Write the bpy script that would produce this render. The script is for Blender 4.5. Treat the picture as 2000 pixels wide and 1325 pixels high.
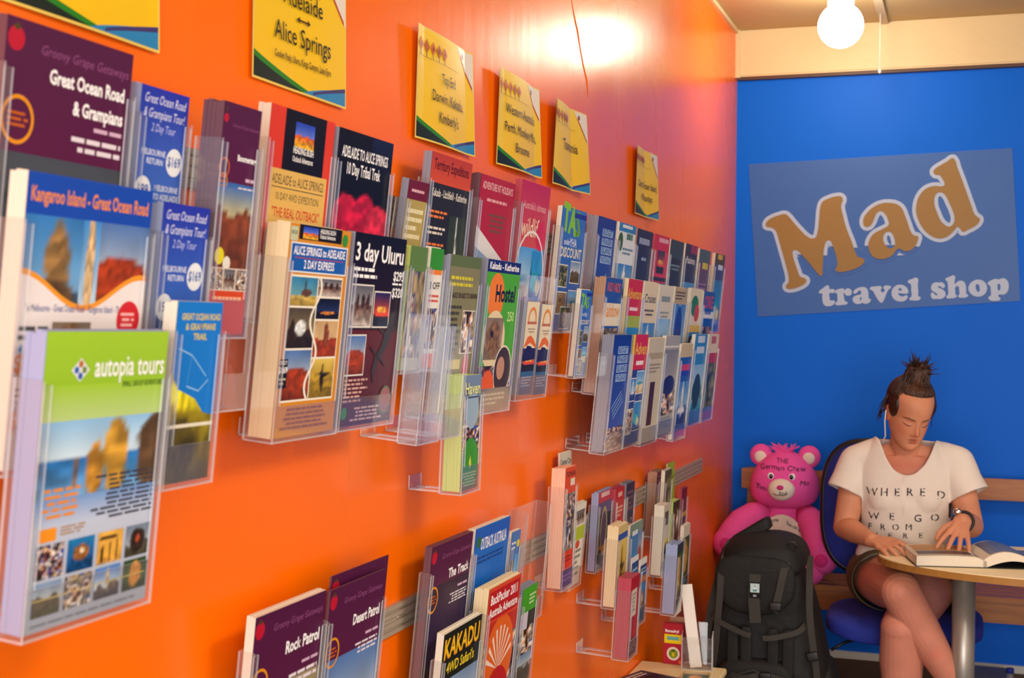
import bpy, bmesh, math, random
import numpy as np
from math import sin, cos, pi, radians, atan, sqrt
from mathutils import Vector, Matrix

for o in list(bpy.data.objects): bpy.data.objects.remove(o)
scene = bpy.context.scene
COL = scene.collection

# ------------------------------------------------------------------ camera
F = 2600.0; CAMX = .97; CAMZ = 1.487
yaw = atan(890 / F); pitch = -atan(24 / F); roll = radians(.6)
fw = np.array([-sin(yaw) * cos(pitch), cos(yaw) * cos(pitch), sin(pitch)])
rt0 = np.cross(fw, [0, 0, 1]); rt0 /= np.linalg.norm(rt0); up0 = np.cross(rt0, fw)
upv = up0 * cos(roll) - rt0 * sin(roll); rtv = rt0 * cos(roll) + up0 * sin(roll)
CAM = np.array([CAMX, 0, CAMZ])
cd = bpy.data.cameras.new('camera'); cam = bpy.data.objects.new('camera', cd); COL.objects.link(cam)
cd.sensor_width = 36; cd.sensor_fit = 'HORIZONTAL'; cd.lens = 36 * F / 2000; cd.clip_start = .05
m = Matrix.Identity(4)
for i in range(3):
    m[i][0] = rtv[i]; m[i][1] = upv[i]; m[i][2] = -fw[i]; m[i][3] = CAM[i]
cam.matrix_world = m
cd.dof.use_dof = True; cd.dof.focus_distance = 2.9; cd.dof.aperture_fstop = 7.5
scene.camera = cam

def ray(x, y): return fw + rtv * (x - 1000) / F - upv * (y - 662.5) / F
def on_wall(x, y, X):                # photo pixel -> (Y, Z) on the plane at distance X from the orange wall
    r = ray(x, y); t = (X - CAMX) / r[0]; p = CAM + r * t; return p[1], p[2]
def on_height(x, y, Z): r = ray(x, y); return CAM + r * ((Z - CAMZ) / r[2])
def on_depth(x, y, Y):               # photo pixel -> point on the plane at depth Y
    r = ray(x, y); return CAM + r * (Y / r[1])

# ------------------------------------------------------------------ world, lights, exposure
w = bpy.data.worlds.new('world'); scene.world = w; w.use_nodes = True
w.node_tree.nodes['Background'].inputs[0].default_value = (.95, .97, 1, 1)
w.node_tree.nodes['Background'].inputs[1].default_value = .55
def area(name, loc, rot, sx, sy, power, col):
    l = bpy.data.lights.new(name, 'AREA'); l.shape = 'RECTANGLE'; l.size = sx; l.size_y = sy; l.energy = power; l.color = col
    o = bpy.data.objects.new(name, l); COL.objects.link(o); o.location = loc; o.rotation_euler = rot; return o
area('shopfront_daylight', (1.7, -1.95, 1.45), (radians(90), 0, 0), 3.0, 2.3, 125, (1, .98, .95))
area('overhead_fill_light', (2.1, 2.2, 2.70), (0, 0, 0), .6, 1.2, 42, (1, .92, .80))  # warm fill added overhead out of view; stands for no actual ceiling panel
scene.view_settings.view_transform = 'Standard'; scene.view_settings.look = 'None'
scene.view_settings.exposure = 0.3; scene.view_settings.gamma = 1.0; scene.view_settings.use_curve_mapping = False
scene.cycles.transparent_max_bounces = 32

# ------------------------------------------------------------------ helpers
def lin(c):
    c = np.asarray(c, float); return np.where(c <= .04045, c / 12.92, ((c + .055) / 1.055) ** 2.4)
def hx(s):
    s = s.lstrip('#')
    if len(s) == 3: s = ''.join(ch * 2 for ch in s)
    return tuple(int(s[i:i + 2], 16) / 255 for i in (0, 2, 4))
def mat(name, col, rough=.5, metal=0, noise=0, nscale=20, bump=0, bscale=60, stretch=None, spec=.5, emit=None, coat=0, noise_col=None, rvar=0):
    m = bpy.data.materials.new(name); m.use_nodes = True; nt = m.node_tree; b = nt.nodes['Principled BSDF']
    c = lin(hx(col)) if isinstance(col, str) else np.array(col)
    b.inputs['Base Color'].default_value = (*c, 1); b.inputs['Roughness'].default_value = rough; b.inputs['Metallic'].default_value = metal
    b.inputs['Specular IOR Level'].default_value = spec; b.inputs['Coat Weight'].default_value = coat
    tc = nt.nodes.new('ShaderNodeTexCoord'); mp = nt.nodes.new('ShaderNodeMapping'); nt.links.new(tc.outputs['Object'], mp.inputs[0])
    if stretch: mp.inputs['Scale'].default_value = stretch
    if noise or rvar:
        n = nt.nodes.new('ShaderNodeTexNoise'); n.inputs['Scale'].default_value = nscale; n.inputs['Detail'].default_value = 5
        nt.links.new(mp.outputs[0], n.inputs['Vector'])
        if noise:
            mx = nt.nodes.new('ShaderNodeMix'); mx.data_type = 'RGBA'
            c2 = lin(hx(noise_col)) if noise_col else c * (1 - noise)
            mx.inputs[6].default_value = (*c, 1); mx.inputs[7].default_value = (*c2, 1)
            nt.links.new(n.outputs['Fac'], mx.inputs[0]); nt.links.new(mx.outputs[2], b.inputs['Base Color'])
        if rvar:
            mr = nt.nodes.new('ShaderNodeMapRange'); mr.inputs[1].default_value = .3; mr.inputs[2].default_value = .7
            mr.inputs[3].default_value = rough - rvar; mr.inputs[4].default_value = rough + rvar
            nt.links.new(n.outputs['Fac'], mr.inputs[0]); nt.links.new(mr.outputs[0], b.inputs['Roughness'])
    if bump:
        n2 = nt.nodes.new('ShaderNodeTexNoise'); n2.inputs['Scale'].default_value = bscale; n2.inputs['Detail'].default_value = 4
        nt.links.new(mp.outputs[0], n2.inputs['Vector'])
        bp = nt.nodes.new('ShaderNodeBump'); bp.inputs['Strength'].default_value = bump; bp.inputs['Distance'].default_value = .01
        nt.links.new(n2.outputs['Fac'], bp.inputs['Height']); nt.links.new(bp.outputs[0], b.inputs['Normal'])
    if emit: b.inputs['Emission Color'].default_value = (*emit[0], 1); b.inputs['Emission Strength'].default_value = emit[1]
    return m

M = {}
M['orange'] = mat('orange_gloss_paint', (1.0, .165, .0), .27, noise=.06, nscale=3, bump=.06, bscale=14, stretch=(1, 1, .25), rvar=.05, spec=.36)
M['blue'] = mat('blue_wall_paint', (.0, .150, .84), .5, noise=.16, nscale=2.2, bump=.05, bscale=30, stretch=(1, 1, .35), spec=.15)
M['cream'] = mat('cream_paint', '#e2cb9a', .5, noise=.06, nscale=8, bump=.25, bscale=25)
M['ceil'] = mat('ceiling_paint', '#c4a871', .5, noise=.05, nscale=3)
M['strip'] = mat('ceiling_batten', '#cdbb95', .5, noise=.05)
M['plain'] = mat('pale_wall_paint', '#efe6d6', .6, noise=.04)
M['floor'] = mat('dark_carpet', '#3a2a20', .9, noise=.4, nscale=120, bump=.3, bscale=300)
M['white'] = mat('white_paint', '#e8e4da', .5, noise=.05)
M['wood'] = mat('varnished_pine', '#c27a38', .4, noise=.5, nscale=7, stretch=(1, 12, 12), noise_col='#8a4c1c')
M['skirt'] = mat('brown_skirting', '#5a371d', .5, noise=.3, nscale=9, stretch=(1, 10, 10))
M['alu'] = mat('brushed_aluminium', '#b8ab98', .4, metal=.25, noise=.15, nscale=90)
M['paper'] = mat('paper_edges', '#efe6d2', .7, noise=.25, nscale=240, stretch=(1, 60, 1))
M['paperblue'] = mat('printed_paper_edges_blue', '#a3b1da', .6, noise=.3, nscale=240, stretch=(1, 60, 1))
M['paperpurple'] = mat('printed_paper_edges_purple', '#6d4350', .6, noise=.3, nscale=240, stretch=(1, 60, 1))
M['papergreen'] = mat('printed_paper_edges_green', '#d8e88a', .6, noise=.35, nscale=240, stretch=(1, 60, 1), noise_col='#a7c24a')
M['paperred'] = mat('printed_paper_edges_red', '#c2455a', .6, noise=.3, nscale=240, stretch=(1, 60, 1))
M['paperorange'] = mat('orange_paper_edges', '#f2925e', .7, noise=.35, nscale=240, stretch=(1, 60, 1), noise_col='#f6e0cc')
M['papercream'] = mat('cream_paper_edges', '#f5dcae', .7, noise=.2, nscale=240, stretch=(1, 60, 1))
M['papergrey'] = mat('grey_paper_edges', '#8d8fa0', .7, noise=.2, nscale=240, stretch=(1, 60, 1))
M['paperbrown'] = mat('brown_paper_edges', '#b98f72', .7, noise=.2, nscale=240, stretch=(1, 60, 1))

def print_material(name, rough, coat):
    m = bpy.data.materials.new(name); m.use_nodes = True; nt = m.node_tree; b = nt.nodes['Principled BSDF']
    a = nt.nodes.new('ShaderNodeAttribute'); a.attribute_name = 'ink'; nt.links.new(a.outputs['Color'], b.inputs['Base Color'])
    b.inputs['Roughness'].default_value = rough; b.inputs['Specular IOR Level'].default_value = .22; b.inputs['Coat Weight'].default_value = coat; b.inputs['Coat Roughness'].default_value = .12
    return m
M['print'] = print_material('gloss_print', .4, .04)
M['laminate'] = print_material('laminated_print', .4, .05)
M['matteprint'] = print_material('painted_print', .6, 0)

def acrylic(name, tint, refl, milky):
    m = bpy.data.materials.new(name); m.use_nodes = True; nt = m.node_tree
    for n in list(nt.nodes): nt.nodes.remove(n)
    out = nt.nodes.new('ShaderNodeOutputMaterial'); tr = nt.nodes.new('ShaderNodeBsdfTransparent'); gl = nt.nodes.new('ShaderNodeBsdfGlossy')
    df = nt.nodes.new('ShaderNodeBsdfDiffuse'); m1 = nt.nodes.new('ShaderNodeMixShader'); m2 = nt.nodes.new('ShaderNodeMixShader')
    lw = nt.nodes.new('ShaderNodeLayerWeight'); lw.inputs[0].default_value = .5; pw = nt.nodes.new('ShaderNodeMath'); pw.operation = 'POWER'; pw.inputs[1].default_value = 4
    mr = nt.nodes.new('ShaderNodeMapRange'); mr.inputs[3].default_value = .03; mr.inputs[4].default_value = refl
    tr.inputs[0].default_value = (*tint, 1); gl.inputs['Roughness'].default_value = .06; gl.inputs[0].default_value = (1, 1, 1, 1); df.inputs[0].default_value = (.92, .92, .94, 1)
    nt.links.new(lw.outputs['Facing'], pw.inputs[0]); nt.links.new(pw.outputs[0], mr.inputs[0])
    m1.inputs[0].default_value = milky; nt.links.new(tr.outputs[0], m1.inputs[1]); nt.links.new(df.outputs[0], m1.inputs[2])
    nt.links.new(mr.outputs[0], m2.inputs[0]); nt.links.new(m1.outputs[0], m2.inputs[1]); nt.links.new(gl.outputs[0], m2.inputs[2])
    nt.links.new(m2.outputs[0], out.inputs[0]); return m
M['acrylic'] = acrylic('clear_acrylic', (.97, .97, .97), .6, .032)
M['acedge'] = acrylic('acrylic_edge', (.85, .85, .85), .65, .42)

def link(name, me, m=None, parent=None, loc=None, rot=None):
    o = bpy.data.objects.new(name, me); COL.objects.link(o)
    if m is not None and me is not None and not me.materials: me.materials.append(M[m] if isinstance(m, str) else m)
    if parent: o.parent = parent
    if loc is not None: o.location = loc
    if rot is not None: o.rotation_euler = rot
    return o
def tag(o, label=None, cat=None, group=None, kind=None):
    if label: o['label'] = label
    if cat: o['category'] = cat
    if group: o['group'] = group
    if kind: o['kind'] = kind
    return o
def thing(name, label, cat, loc=(0, 0, 0), rot=(0, 0, 0), group=None):
    return tag(link(name, None, loc=loc, rot=rot), label, cat, group)
def box_into(bm, x0, x1, y0, y1, z0, z1, mi=0, edge_mi=None):
    vs = [bm.verts.new((x, y, z)) for z in (z0, z1) for y in (y0, y1) for x in (x0, x1)]
    dims = (x1 - x0, y1 - y0, z1 - z0); thin = dims.index(min(dims))
    for ax, ids in ((2, (0, 2, 3, 1)), (2, (4, 5, 7, 6)), (1, (0, 1, 5, 4)), (1, (2, 6, 7, 3)), (0, (0, 4, 6, 2)), (0, (1, 3, 7, 5))):
        f = bm.faces.new([vs[i] for i in ids]); f.material_index = mi if (edge_mi is None or ax == thin) else edge_mi
def mesh_from(bm, name, mats=(), smooth=False):
    me = bpy.data.meshes.new(name); bm.normal_update(); bm.to_mesh(me); bm.free()
    for k in mats: me.materials.append(M[k] if isinstance(k, str) else k)
    if smooth:
        for p in me.polygons: p.use_smooth = True
    return me
def box_mesh(name, x0, x1, y0, y1, z0, z1, mats=(), bevel=0):
    bm = bmesh.new(); box_into(bm, x0, x1, y0, y1, z0, z1)
    if bevel: bmesh.ops.bevel(bm, geom=bm.edges[:], offset=bevel, segments=2, affect='EDGES')
    return mesh_from(bm, name, mats)
def lathe(name, prof, n=32, mats=(), smooth=True):      # prof: list of (r, z)
    bm = bmesh.new(); rings = []
    for r, z in prof:
        rings.append([bm.verts.new((max(r, 1e-5) * cos(2 * pi * i / n), max(r, 1e-5) * sin(2 * pi * i / n), z)) for i in range(n)])
    for a, b in zip(rings, rings[1:]):
        for i in range(n): bm.faces.new((a[i], a[(i + 1) % n], b[(i + 1) % n], b[i]))
    bm.faces.new(rings[0][::-1]); bm.faces.new(rings[-1])
    return mesh_from(bm, name, mats, smooth)
def tube_into(bm, pts, rads, n=10, flat=None):
    """tube along pts; flat = list of (width, thickness) half sizes for straps"""
    pts = [Vector(p) for p in pts]; prev = None; rings = []
    for i, p in enumerate(pts):
        t = (pts[min(i + 1, len(pts) - 1)] - pts[max(i - 1, 0)]).normalized()
        if prev is None:
            a = Vector((0, 0, 1)) if abs(t.z) < .9 else Vector((0, 1, 0)); u = t.cross(a).normalized()
        else: u = (prev - t * prev.dot(t)).normalized()
        prev = u; v = t.cross(u)
        r = rads[i] if hasattr(rads, '__len__') else rads
        rings.append([bm.verts.new(p + u * r * cos(2 * pi * k / n) + v * r * sin(2 * pi * k / n)) for k in range(n)])
    for a, b in zip(rings, rings[1:]):
        for k in range(n): bm.faces.new((a[k], a[(k + 1) % n], b[(k + 1) % n], b[k]))
    bm.faces.new(rings[0][::-1]); bm.faces.new(rings[-1])
def tube_mesh(name, pts, rads, n=10, mats=()):
    bm = bmesh.new(); tube_into(bm, pts, rads, n); bmesh.ops.recalc_face_normals(bm, faces=bm.faces); return mesh_from(bm, name, mats, True)

# ------------------------------------------------------------------ printed artwork (flat vector print, one mesh per cover)
GL = {}
def glyph(c, bold):
    k = (c, bold)
    if k in GL: return GL[k]
    def ev(s):
        cu = bpy.data.curves.new('t', 'FONT'); cu.body = s; cu.resolution_u = 2; cu.offset = bold; cu.dimensions = '2D'; cu.fill_mode = 'BOTH'
        o = bpy.data.objects.new('t', cu); COL.objects.link(o); dg = bpy.context.evaluated_depsgraph_get()
        me = bpy.data.meshes.new_from_object(o.evaluated_get(dg))
        v = np.array([x.co[:2] for x in me.vertices]).reshape(-1, 2); f = [tuple(p.vertices) for p in me.polygons]
        bpy.data.meshes.remove(me); bpy.data.objects.remove(o); bpy.data.curves.remove(cu); return v, f
    v, f = ev(c) if c != ' ' else (np.zeros((0, 2)), [])
    if bold and len(f):                  # outlines that fold over when thickened: stack shifted copies instead
        tri = lambda v, f: sum(abs((v[t[1]][0] - v[t[0]][0]) * (v[t[2]][1] - v[t[0]][1]) - (v[t[2]][0] - v[t[0]][0]) * (v[t[1]][1] - v[t[0]][1])) / 2 for t in f)
        v0, f0, _ = glyph(c, 0)
        if tri(v, f) > tri(v0, f0) * (1 + 22 * bold) + .02:
            n0 = len(v0); sh = (-bold, 0, bold); v = np.concatenate([v0 + [d, 0] for d in sh]); f = [tuple(i + k * n0 for i in t) for k in range(3) for t in f0]
    a = ev('l' + c + 'l')[0][:, 0].max() - ev('ll')[0][:, 0].max()
    GL[k] = (v, f, a); return GL[k]

def vn(u, v, s, seed, sy=None):
    sy = sy or s; r = np.random.RandomState(seed).rand(64, 64)
    x = u * s; y = v * sy; xi = np.floor(x).astype(int); yi = np.floor(y).astype(int); fx = x - xi; fy = y - yi
    fx = fx * fx * (3 - 2 * fx); fy = fy * fy * (3 - 2 * fy); g = lambda a, b: r[a % 64, b % 64]
    return (g(xi, yi) * (1 - fx) + g(xi + 1, yi) * fx) * (1 - fy) + (g(xi, yi + 1) * (1 - fx) + g(xi + 1, yi + 1) * fx) * fy
def mixc(a, b, t): t = np.clip(t, 0, 1)[..., None]; return a * (1 - t) + b * t
def scene_fn(sky1, sky2, g1, g2, hor=.5, rough=.1, blobs=(), grain=.25, gs=9):
    """landscape print: sky gradient, rough horizon, ground gradient, soft coloured blobs"""
    S1, S2, G1, G2 = [np.array(hx(c)) for c in (sky1, sky2, g1, g2)]
    def fn(u, v, seed):
        h = hor + rough * (vn(u, v * 0, 5, seed) - .5) * 2
        c = mixc(S2 * np.ones(u.shape + (3,)), S1, (v - hor) / max(1 - hor, .01))
        g = mixc(G2 * np.ones(u.shape + (3,)), G1, v / max(hor, .01))
        c = np.where((v < h)[..., None], g * (1 - grain + 2 * grain * vn(u, v, gs, seed + 1, gs * 1.5))[..., None], c * (1 - grain * .3 + grain * .6 * vn(u, v, 4, seed + 2))[..., None])
        for (cx, cy, rx, ry, col) in blobs:
            d = ((u - cx) / rx) ** 2 + ((v - cy) / ry) ** 2 + .5 * (vn(u, v, 8, seed + 5) - .5)
            c = mixc(c, np.array(hx(col)) * (.75 + .5 * vn(u, v, 14, seed + 6))[..., None], (1.15 - d) * 4)
        return c
    return fn
def crowd_fn(cols, s=8):
    P = np.array([hx(c) for c in cols])
    def fn(u, v, seed):
        k = np.clip((vn(u, v, s, seed) * 1.5 - .25) * len(P), 0, len(P) - 1).astype(int)
        return P[k] * (.6 + .8 * vn(u, v, s * 2, seed + 3))[..., None]
    return fn
PHOTO = dict(
    sea=scene_fn('#7fb4e0', '#cfe3ee', '#2c77b8', '#c9d8e6', .62, .02, [(.62, .6, .1, .3, '#c59a3e'), (.45, .5, .07, .22, '#b98a38'), (.3, .5, .03, .12, '#8a6a3a'), (.95, .6, .15, .3, '#6b5136')]),
    coast=scene_fn('#4e5560', '#9aa3a8', '#5c88ad', '#3f5f86', .3, .02, [(.75, .3, .2, .14, '#5d3f22'), (.42, .3, .06, .12, '#b3883a'), (.3, .3, .03, .1, '#b3883a')]),
    seal=scene_fn('#3f84c4', '#7fb3dc', '#3a79b4', '#5b4a38', .3, .1, [(.5, .55, .17, .4, '#9a7a4c'), (.4, .2, .4, .16, '#6a5238')]),
    desert=scene_fn('#3f6fae', '#b9c7d6', '#a8562a', '#6d3417', .6, .08),
    redrock=scene_fn('#5a7fb8', '#cdd0d0', '#b1511f', '#7a2f12', .35, .05, [(.5, .42, .5, .22, '#a8441c')]),
    uluru=scene_fn('#4f83c8', '#b8d0e4', '#6f7f3c', '#8a6a34', .3, .03, [(.5, .38, .45, .28, '#d0432a')]),
    darkuluru=scene_fn('#06060a', '#0b0b10', '#07070a', '#07070a', .1, 0, [(.22, .48, .26, .34, '#d3244a'), (.55, .5, .2, .4, '#c41f45'), (.82, .42, .22, .32, '#dc3550')], .1),
    sunset=scene_fn('#2b2c66', '#f05a3c', '#1d1a2c', '#1a2a3c', .35, .05, [(.5, .5, .3, .1, '#f7b04a')]),
    crowd=crowd_fn(['#2a2a3a', '#8a4a3a', '#d9b28f', '#3a4f9a', '#d9d5d0', '#7a2a3a', '#3a3a3a']),
    people=crowd_fn(['#3a2a22', '#c99a78', '#e6d9c8', '#4a5a8a', '#9a8a6a'], 5),
    penguin=scene_fn('#e9b95a', '#e8b44e', '#e2a94a', '#caa25a', .2, .02, [(.2, .3, .05, .3, '#2a2018'), (.5, .32, .05, .3, '#2a2018'), (.78, .35, .05, .32, '#2a2018'), (.4, .8, .4, .05, '#5a4420')]),
    forest=crowd_fn(['#2d3a1e', '#56642f', '#7d7a4a', '#1f2718', '#8d8a62'], 7),
    waterfall=scene_fn('#37412a', '#4b5638', '#2c3422', '#59604a', .3, .1, [(.45, .55, .05, .5, '#d8dcd6')]),
    koala=scene_fn('#8a7a6a', '#b0a292', '#6a5a4a', '#8a7a62', .3, .1, [(.5, .5, .38, .45, '#8a6a4a'), (.4, .62, .08, .1, '#2a201a')]),
    bird=scene_fn('#7a8aa0', '#a8b0b8', '#5a5a4a', '#4a4638', .4, .1, [(.5, .5, .3, .4, '#3a2d24'), (.5, .55, .1, .12, '#c05a3a')]),
    diver=scene_fn('#2f8ac0', '#1f6aa8', '#1c5a90', '#134a7a', .4, .1, [(.5, .55, .3, .25, '#a06a3a'), (.55, .6, .1, .1, '#e8d0b0')]),
    yellowfields=scene_fn('#d8c84a', '#9a8a2a', '#b9a818', '#5a4f1c', .55, .2, [(.5, .5, .5, .1, '#e8dc2a'), (.3, .2, .4, .15, '#5a5020')]),
    boat=scene_fn('#3f8ad0', '#a8d0ec', '#1d5fae', '#0f3f86', .45, .02, [(.5, .6, .08, .4, '#f2f2f2'), (.5, .35, .3, .07, '#f4f4f4')]),
    reef=scene_fn('#2a8fd0', '#37a3d8', '#1a6fb8', '#0f4a8a', .5, .2, [(.4, .4, .3, .2, '#2fc0c8'), (.7, .3, .2, .15, '#e8dca8')]),
    island=scene_fn('#8fc0e8', '#d8ecf4', '#2fa8c0', '#1a6f98', .45, .03, [(.5, .55, .4, .16, '#3d7a3a'), (.5, .38, .3, .05, '#efe2b8')]),
    beach=scene_fn('#5aa0dc', '#bfe0f0', '#e8dcb8', '#d0b88a', .4, .02, [(.5, .45, .5, .06, '#3fa8c8')]),
    gorge=scene_fn('#7f9cc0', '#c8d0d4', '#6b5a42', '#4a4a2a', .55, .12),
    night=scene_fn('#0c1430', '#283c6a', '#1a1a2a', '#0c0c14', .35, .08, [(.5, .3, .3, .08, '#d88a3a')]),
    cat=scene_fn('#2f4f2a', '#4a6a3a', '#3a5a2a', '#2a3a1c', .4, .2, [(.5, .5, .25, .4, '#d89a3a')]),
    city=scene_fn('#5a8ad0', '#d0e0ec', '#7a6a5a', '#3a3a4a', .4, .2, [(.5, .6, .06, .35, '#c8b8a0')]),
    purplenight=scene_fn('#3a2340', '#4a3a6a', '#5a4a4a', '#2a2030', .4, .1, [(.6, .35, .3, .1, '#8a4a3a')]),
    camels=scene_fn('#6a6a72', '#a8a8a8', '#6a4a3a', '#c8c0b8', .55, .05, [(.3, .6, .08, .2, '#4a3020'), (.55, .6, .08, .2, '#4a3020'), (.8, .6, .08, .2, '#4a3020')]),
    gumtree=scene_fn('#c8a87a', '#d8b88a', '#b84a1c', '#a04018', .5, .1, [(.5, .6, .1, .35, '#7a3a1a'), (.55, .55, .08, .3, '#8a4a2a')]),
    van=scene_fn('#5a5040', '#8a7a5a', '#4a3a2a', '#2a2018', .5, .1, [(.5, .5, .2, .2, '#e8f0ee'), (.2, .4, .12, .3, '#3a2a1c')]),
    emu=scene_fn('#3a86b0', '#7ab0b8', '#c8b060', '#a89040', .35, .03, [(.6, .45, .18, .14, '#6a4a3a'), (.55, .7, .03, .2, '#4a3a2a')]),
    grass=scene_fn('#d8c060', '#c8a840', '#b89830', '#8a7020', .6, .1, [(.5, .5, .06, .4, '#2a2418'), (.6, .6, .25, .05, '#2a2418')]))

class Art:
    def __init__(s, w, h): s.w, s.h, s.n = w, h, 0; s.V = []; s.C = []; s.Fc = []; s.nv = 0; s.lay = .00005; s.sub = 14
    def add(s, uv, faces, cols, lay=True):
        uv = np.asarray(uv, float).reshape(-1, 2)
        if lay: s.n += 1
        P = np.zeros((len(uv), 3)); P[:, 0] = (uv[:, 0] - .5) * s.w; P[:, 2] = uv[:, 1] * s.h; P[:, 1] = -s.lay * s.n
        c = np.asarray(cols, float)
        if c.ndim == 1: c = np.tile(c, (len(uv), 1))
        s.V.append(P); s.C.append(np.clip(lin(c), 0, 1) ** 1.14 * .95); s.Fc += [tuple(i + s.nv for i in f) for f in faces]; s.nv += len(uv); return s
    def R(s, u0, v0, u1, v1, c, c2=None):
        n = max(1, int((u1 - u0) * s.sub)); us = np.linspace(u0, u1, n + 1); a = np.array(hx(c)); b = np.array(hx(c2)) if c2 else a
        uv = [(x, v0) for x in us] + [(x, v1) for x in us]
        return s.add(uv, [(i, i + 1, n + 2 + i, n + 1 + i) for i in range(n)], [b] * (n + 1) + [a] * (n + 1))
    def band(s, lo, hi, c, u0=0, u1=1, n=16):
        if s.sub > 14: n = 40
        us = np.linspace(u0, u1, n + 1)
        return s.add([(x, lo(x)) for x in us] + [(x, hi(x)) for x in us], [(i, i + 1, n + 2 + i, n + 1 + i) for i in range(n)], hx(c))
    def PG(s, pts, c): return s.add(pts, [tuple(range(len(pts)))], hx(c))
    def E(s, u, v, ru, c, rv=None, n=20):
        rv = rv or ru * s.w / s.h
        return s.PG([(u + ru * cos(2 * pi * i / n), v + rv * sin(2 * pi * i / n)) for i in range(n)], c)
    def ring(s, u, v, ru, c, th=.2, n=24):
        k = s.w / s.h; pts = [(u + r * cos(2 * pi * i / n), v + r * k * sin(2 * pi * i / n)) for r in (ru, ru * (1 - th)) for i in range(n)]
        return s.add(pts, [(i, (i + 1) % n, n + (i + 1) % n, n + i) for i in range(n)], hx(c))
    def T(s, txt, u, v, size, c, al='c', bold=.012, sx=1., slope=0, fit=None, shear=0):
        """text; size = letter size as a fraction of the cover width"""
        if not txt: return s
        k = size; x = 0; L = []
        for ch in txt:
            g, f, a = glyph(ch, bold); L.append((g, f, x)); x += a
        if fit: sx = fit / (x * k)
        x *= sx; off = {'c': -x / 2, 'l': 0, 'r': -x}[al]; asp = s.w / s.h; s.n += 1
        for g, f, x0 in L:
            if not len(g): continue
            X = (g[:, 0] + x0) * sx + off + shear * g[:, 1]; Yv = g[:, 1]
            s.add(np.stack([u + X * k, v + (Yv + slope * X) * k * asp], 1), f, hx(c), lay=False)
        return s
    def L(s, u0, v0, u1, v1, n, c, al='l', seed=1):
        """illegible small print: broken bars"""
        r = random.Random(seed); dv = (v1 - v0) / n; s.n += 1
        for i in range(n):
            y = v1 - (i + .7) * dv; end = u1 - (u1 - u0) * r.random() * .35; x = u0; sh = (u1 - end) * {'l': 0, 'c': .5, 'r': 1}[al]
            while x < end - .01:
                e = min(end, x + r.uniform(.04, .13)); s.add([(x + sh, y), (e + sh, y), (e + sh, y + dv * .5), (x + sh, y + dv * .5)], [(0, 1, 2, 3)], hx(c), lay=False); x = e + .018
        return s
    def PH(s, u0, v0, u1, v1, kind, seed=0, border=None, n=18, mask=None):
        if border: s.R(u0 - .012, v0 - .012 * s.w / s.h, u1 + .012, v1 + .012 * s.w / s.h, border)
        a = np.linspace(0, 1, n + 1); uu, vv = np.meshgrid(a, a, indexing='ij')
        fn = PHOTO[kind] if isinstance(kind, str) else kind
        c = np.clip(fn(uu, vv, seed + 11), 0, 1)
        U = u0 + (u1 - u0) * uu; V = v0 + (v1 - v0) * vv
        if mask: V = mask(U, V, vv)
        fc = [(i * (n + 1) + j, (i + 1) * (n + 1) + j, (i + 1) * (n + 1) + j + 1, i * (n + 1) + j + 1) for i in range(n) for j in range(n)]
        return s.add(np.stack([U.ravel(), V.ravel()], 1), fc, c.reshape(-1, 3))
    def mesh(s, name='cover', m='print', warp=None):
        V = np.concatenate(s.V); C = np.concatenate(s.C)
        if warp: V = warp(V)
        me = bpy.data.meshes.new(name); me.from_pydata(V.tolist(), [], s.Fc)
        at = me.attributes.new('ink', 'FLOAT_COLOR', 'POINT'); at.data.foreach_set('color', np.concatenate([C, np.ones((len(C), 1))], 1).ravel())
        me.materials.append(M[m]); return me

# ------------------------------------------------------------------ structure
BY = 5.845; CZ = 2.785; RX = 3.4; FY = -2.0
def struct(name, me, m=None, label=None, parent=None):
    o = link(name, me, m, parent)
    if not parent: o['kind'] = 'structure'
    if label: o['label'] = label
    return o
struct('wall_left', box_mesh('wall_left', -.12, 0, FY, BY + .12, 0, CZ + .1), 'orange', 'glossy bright orange painted wall')
struct('wall_back', box_mesh('wall_back', 0, RX, BY, BY + .12, 0, CZ + .1), 'blue', 'saturated blue painted end wall')
struct('wall_right', box_mesh('wall_right', RX, RX + .12, FY, BY + .12, 0, CZ + .1), 'plain', 'pale plain wall out of view')
struct('floor', box_mesh('floor', -.12, RX + .12, FY, BY + .12, -.1, 0), 'floor', 'dark brown floor')
ceil = struct('ceiling', box_mesh('ceiling', -.12, RX + .12, FY, BY + .12, CZ, CZ + .1), 'ceil', 'cream panelled ceiling')
for yy in (.4, 2.6):
    struct('joint_cover', box_mesh('joint', .0, RX, yy - .015, yy + .015, CZ - .008, CZ + .01), 'strip', None, ceil)
lp = on_depth(1719, 30, 5.6)
struct('joint_cover', box_mesh('joint', lp[0] - .012, lp[0] + .022, FY, BY - .045, CZ - .012, CZ + .01), 'strip', None, ceil)
struct('trim_1', box_mesh('cornice', .0, .012, FY, BY - .045, CZ - .016, CZ), 'cream', 'thin cream cornice strip along orange wall')
bz = on_depth(1700, 137, BY - .045)[2]
bm = bmesh.new(); box_into(bm, 0.0, RX, BY - .045, BY, bz, CZ); bmesh.ops.bevel(bm, geom=bm.edges[:], offset=.006, segments=2, affect='EDGES')
struct('trim_2', mesh_from(bm, 'beam'), 'cream', 'cream painted beam above the blue wall')
struct('trim_3', box_mesh('bead', 0.012, RX, BY - .03, BY, bz - .012, bz), 'skirt', 'thin brown strip below the cream beam')
struct('trim_4', box_mesh('endblock', 0, .02, BY - .055, BY, bz - .005, CZ), 'cream', 'cream end block of beam in the corner')
struct('baseboard_back', box_mesh('bb', 0, RX, BY - .015, BY, .085, .115), 'white', 'white strip at foot of blue wall')
struct('trim_5', box_mesh('bb2', 0, RX, BY - .02, BY, 0, .085), 'skirt', 'brown skirting board below the blue wall')
wl = bpy.data.objects['wall_left']
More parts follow.
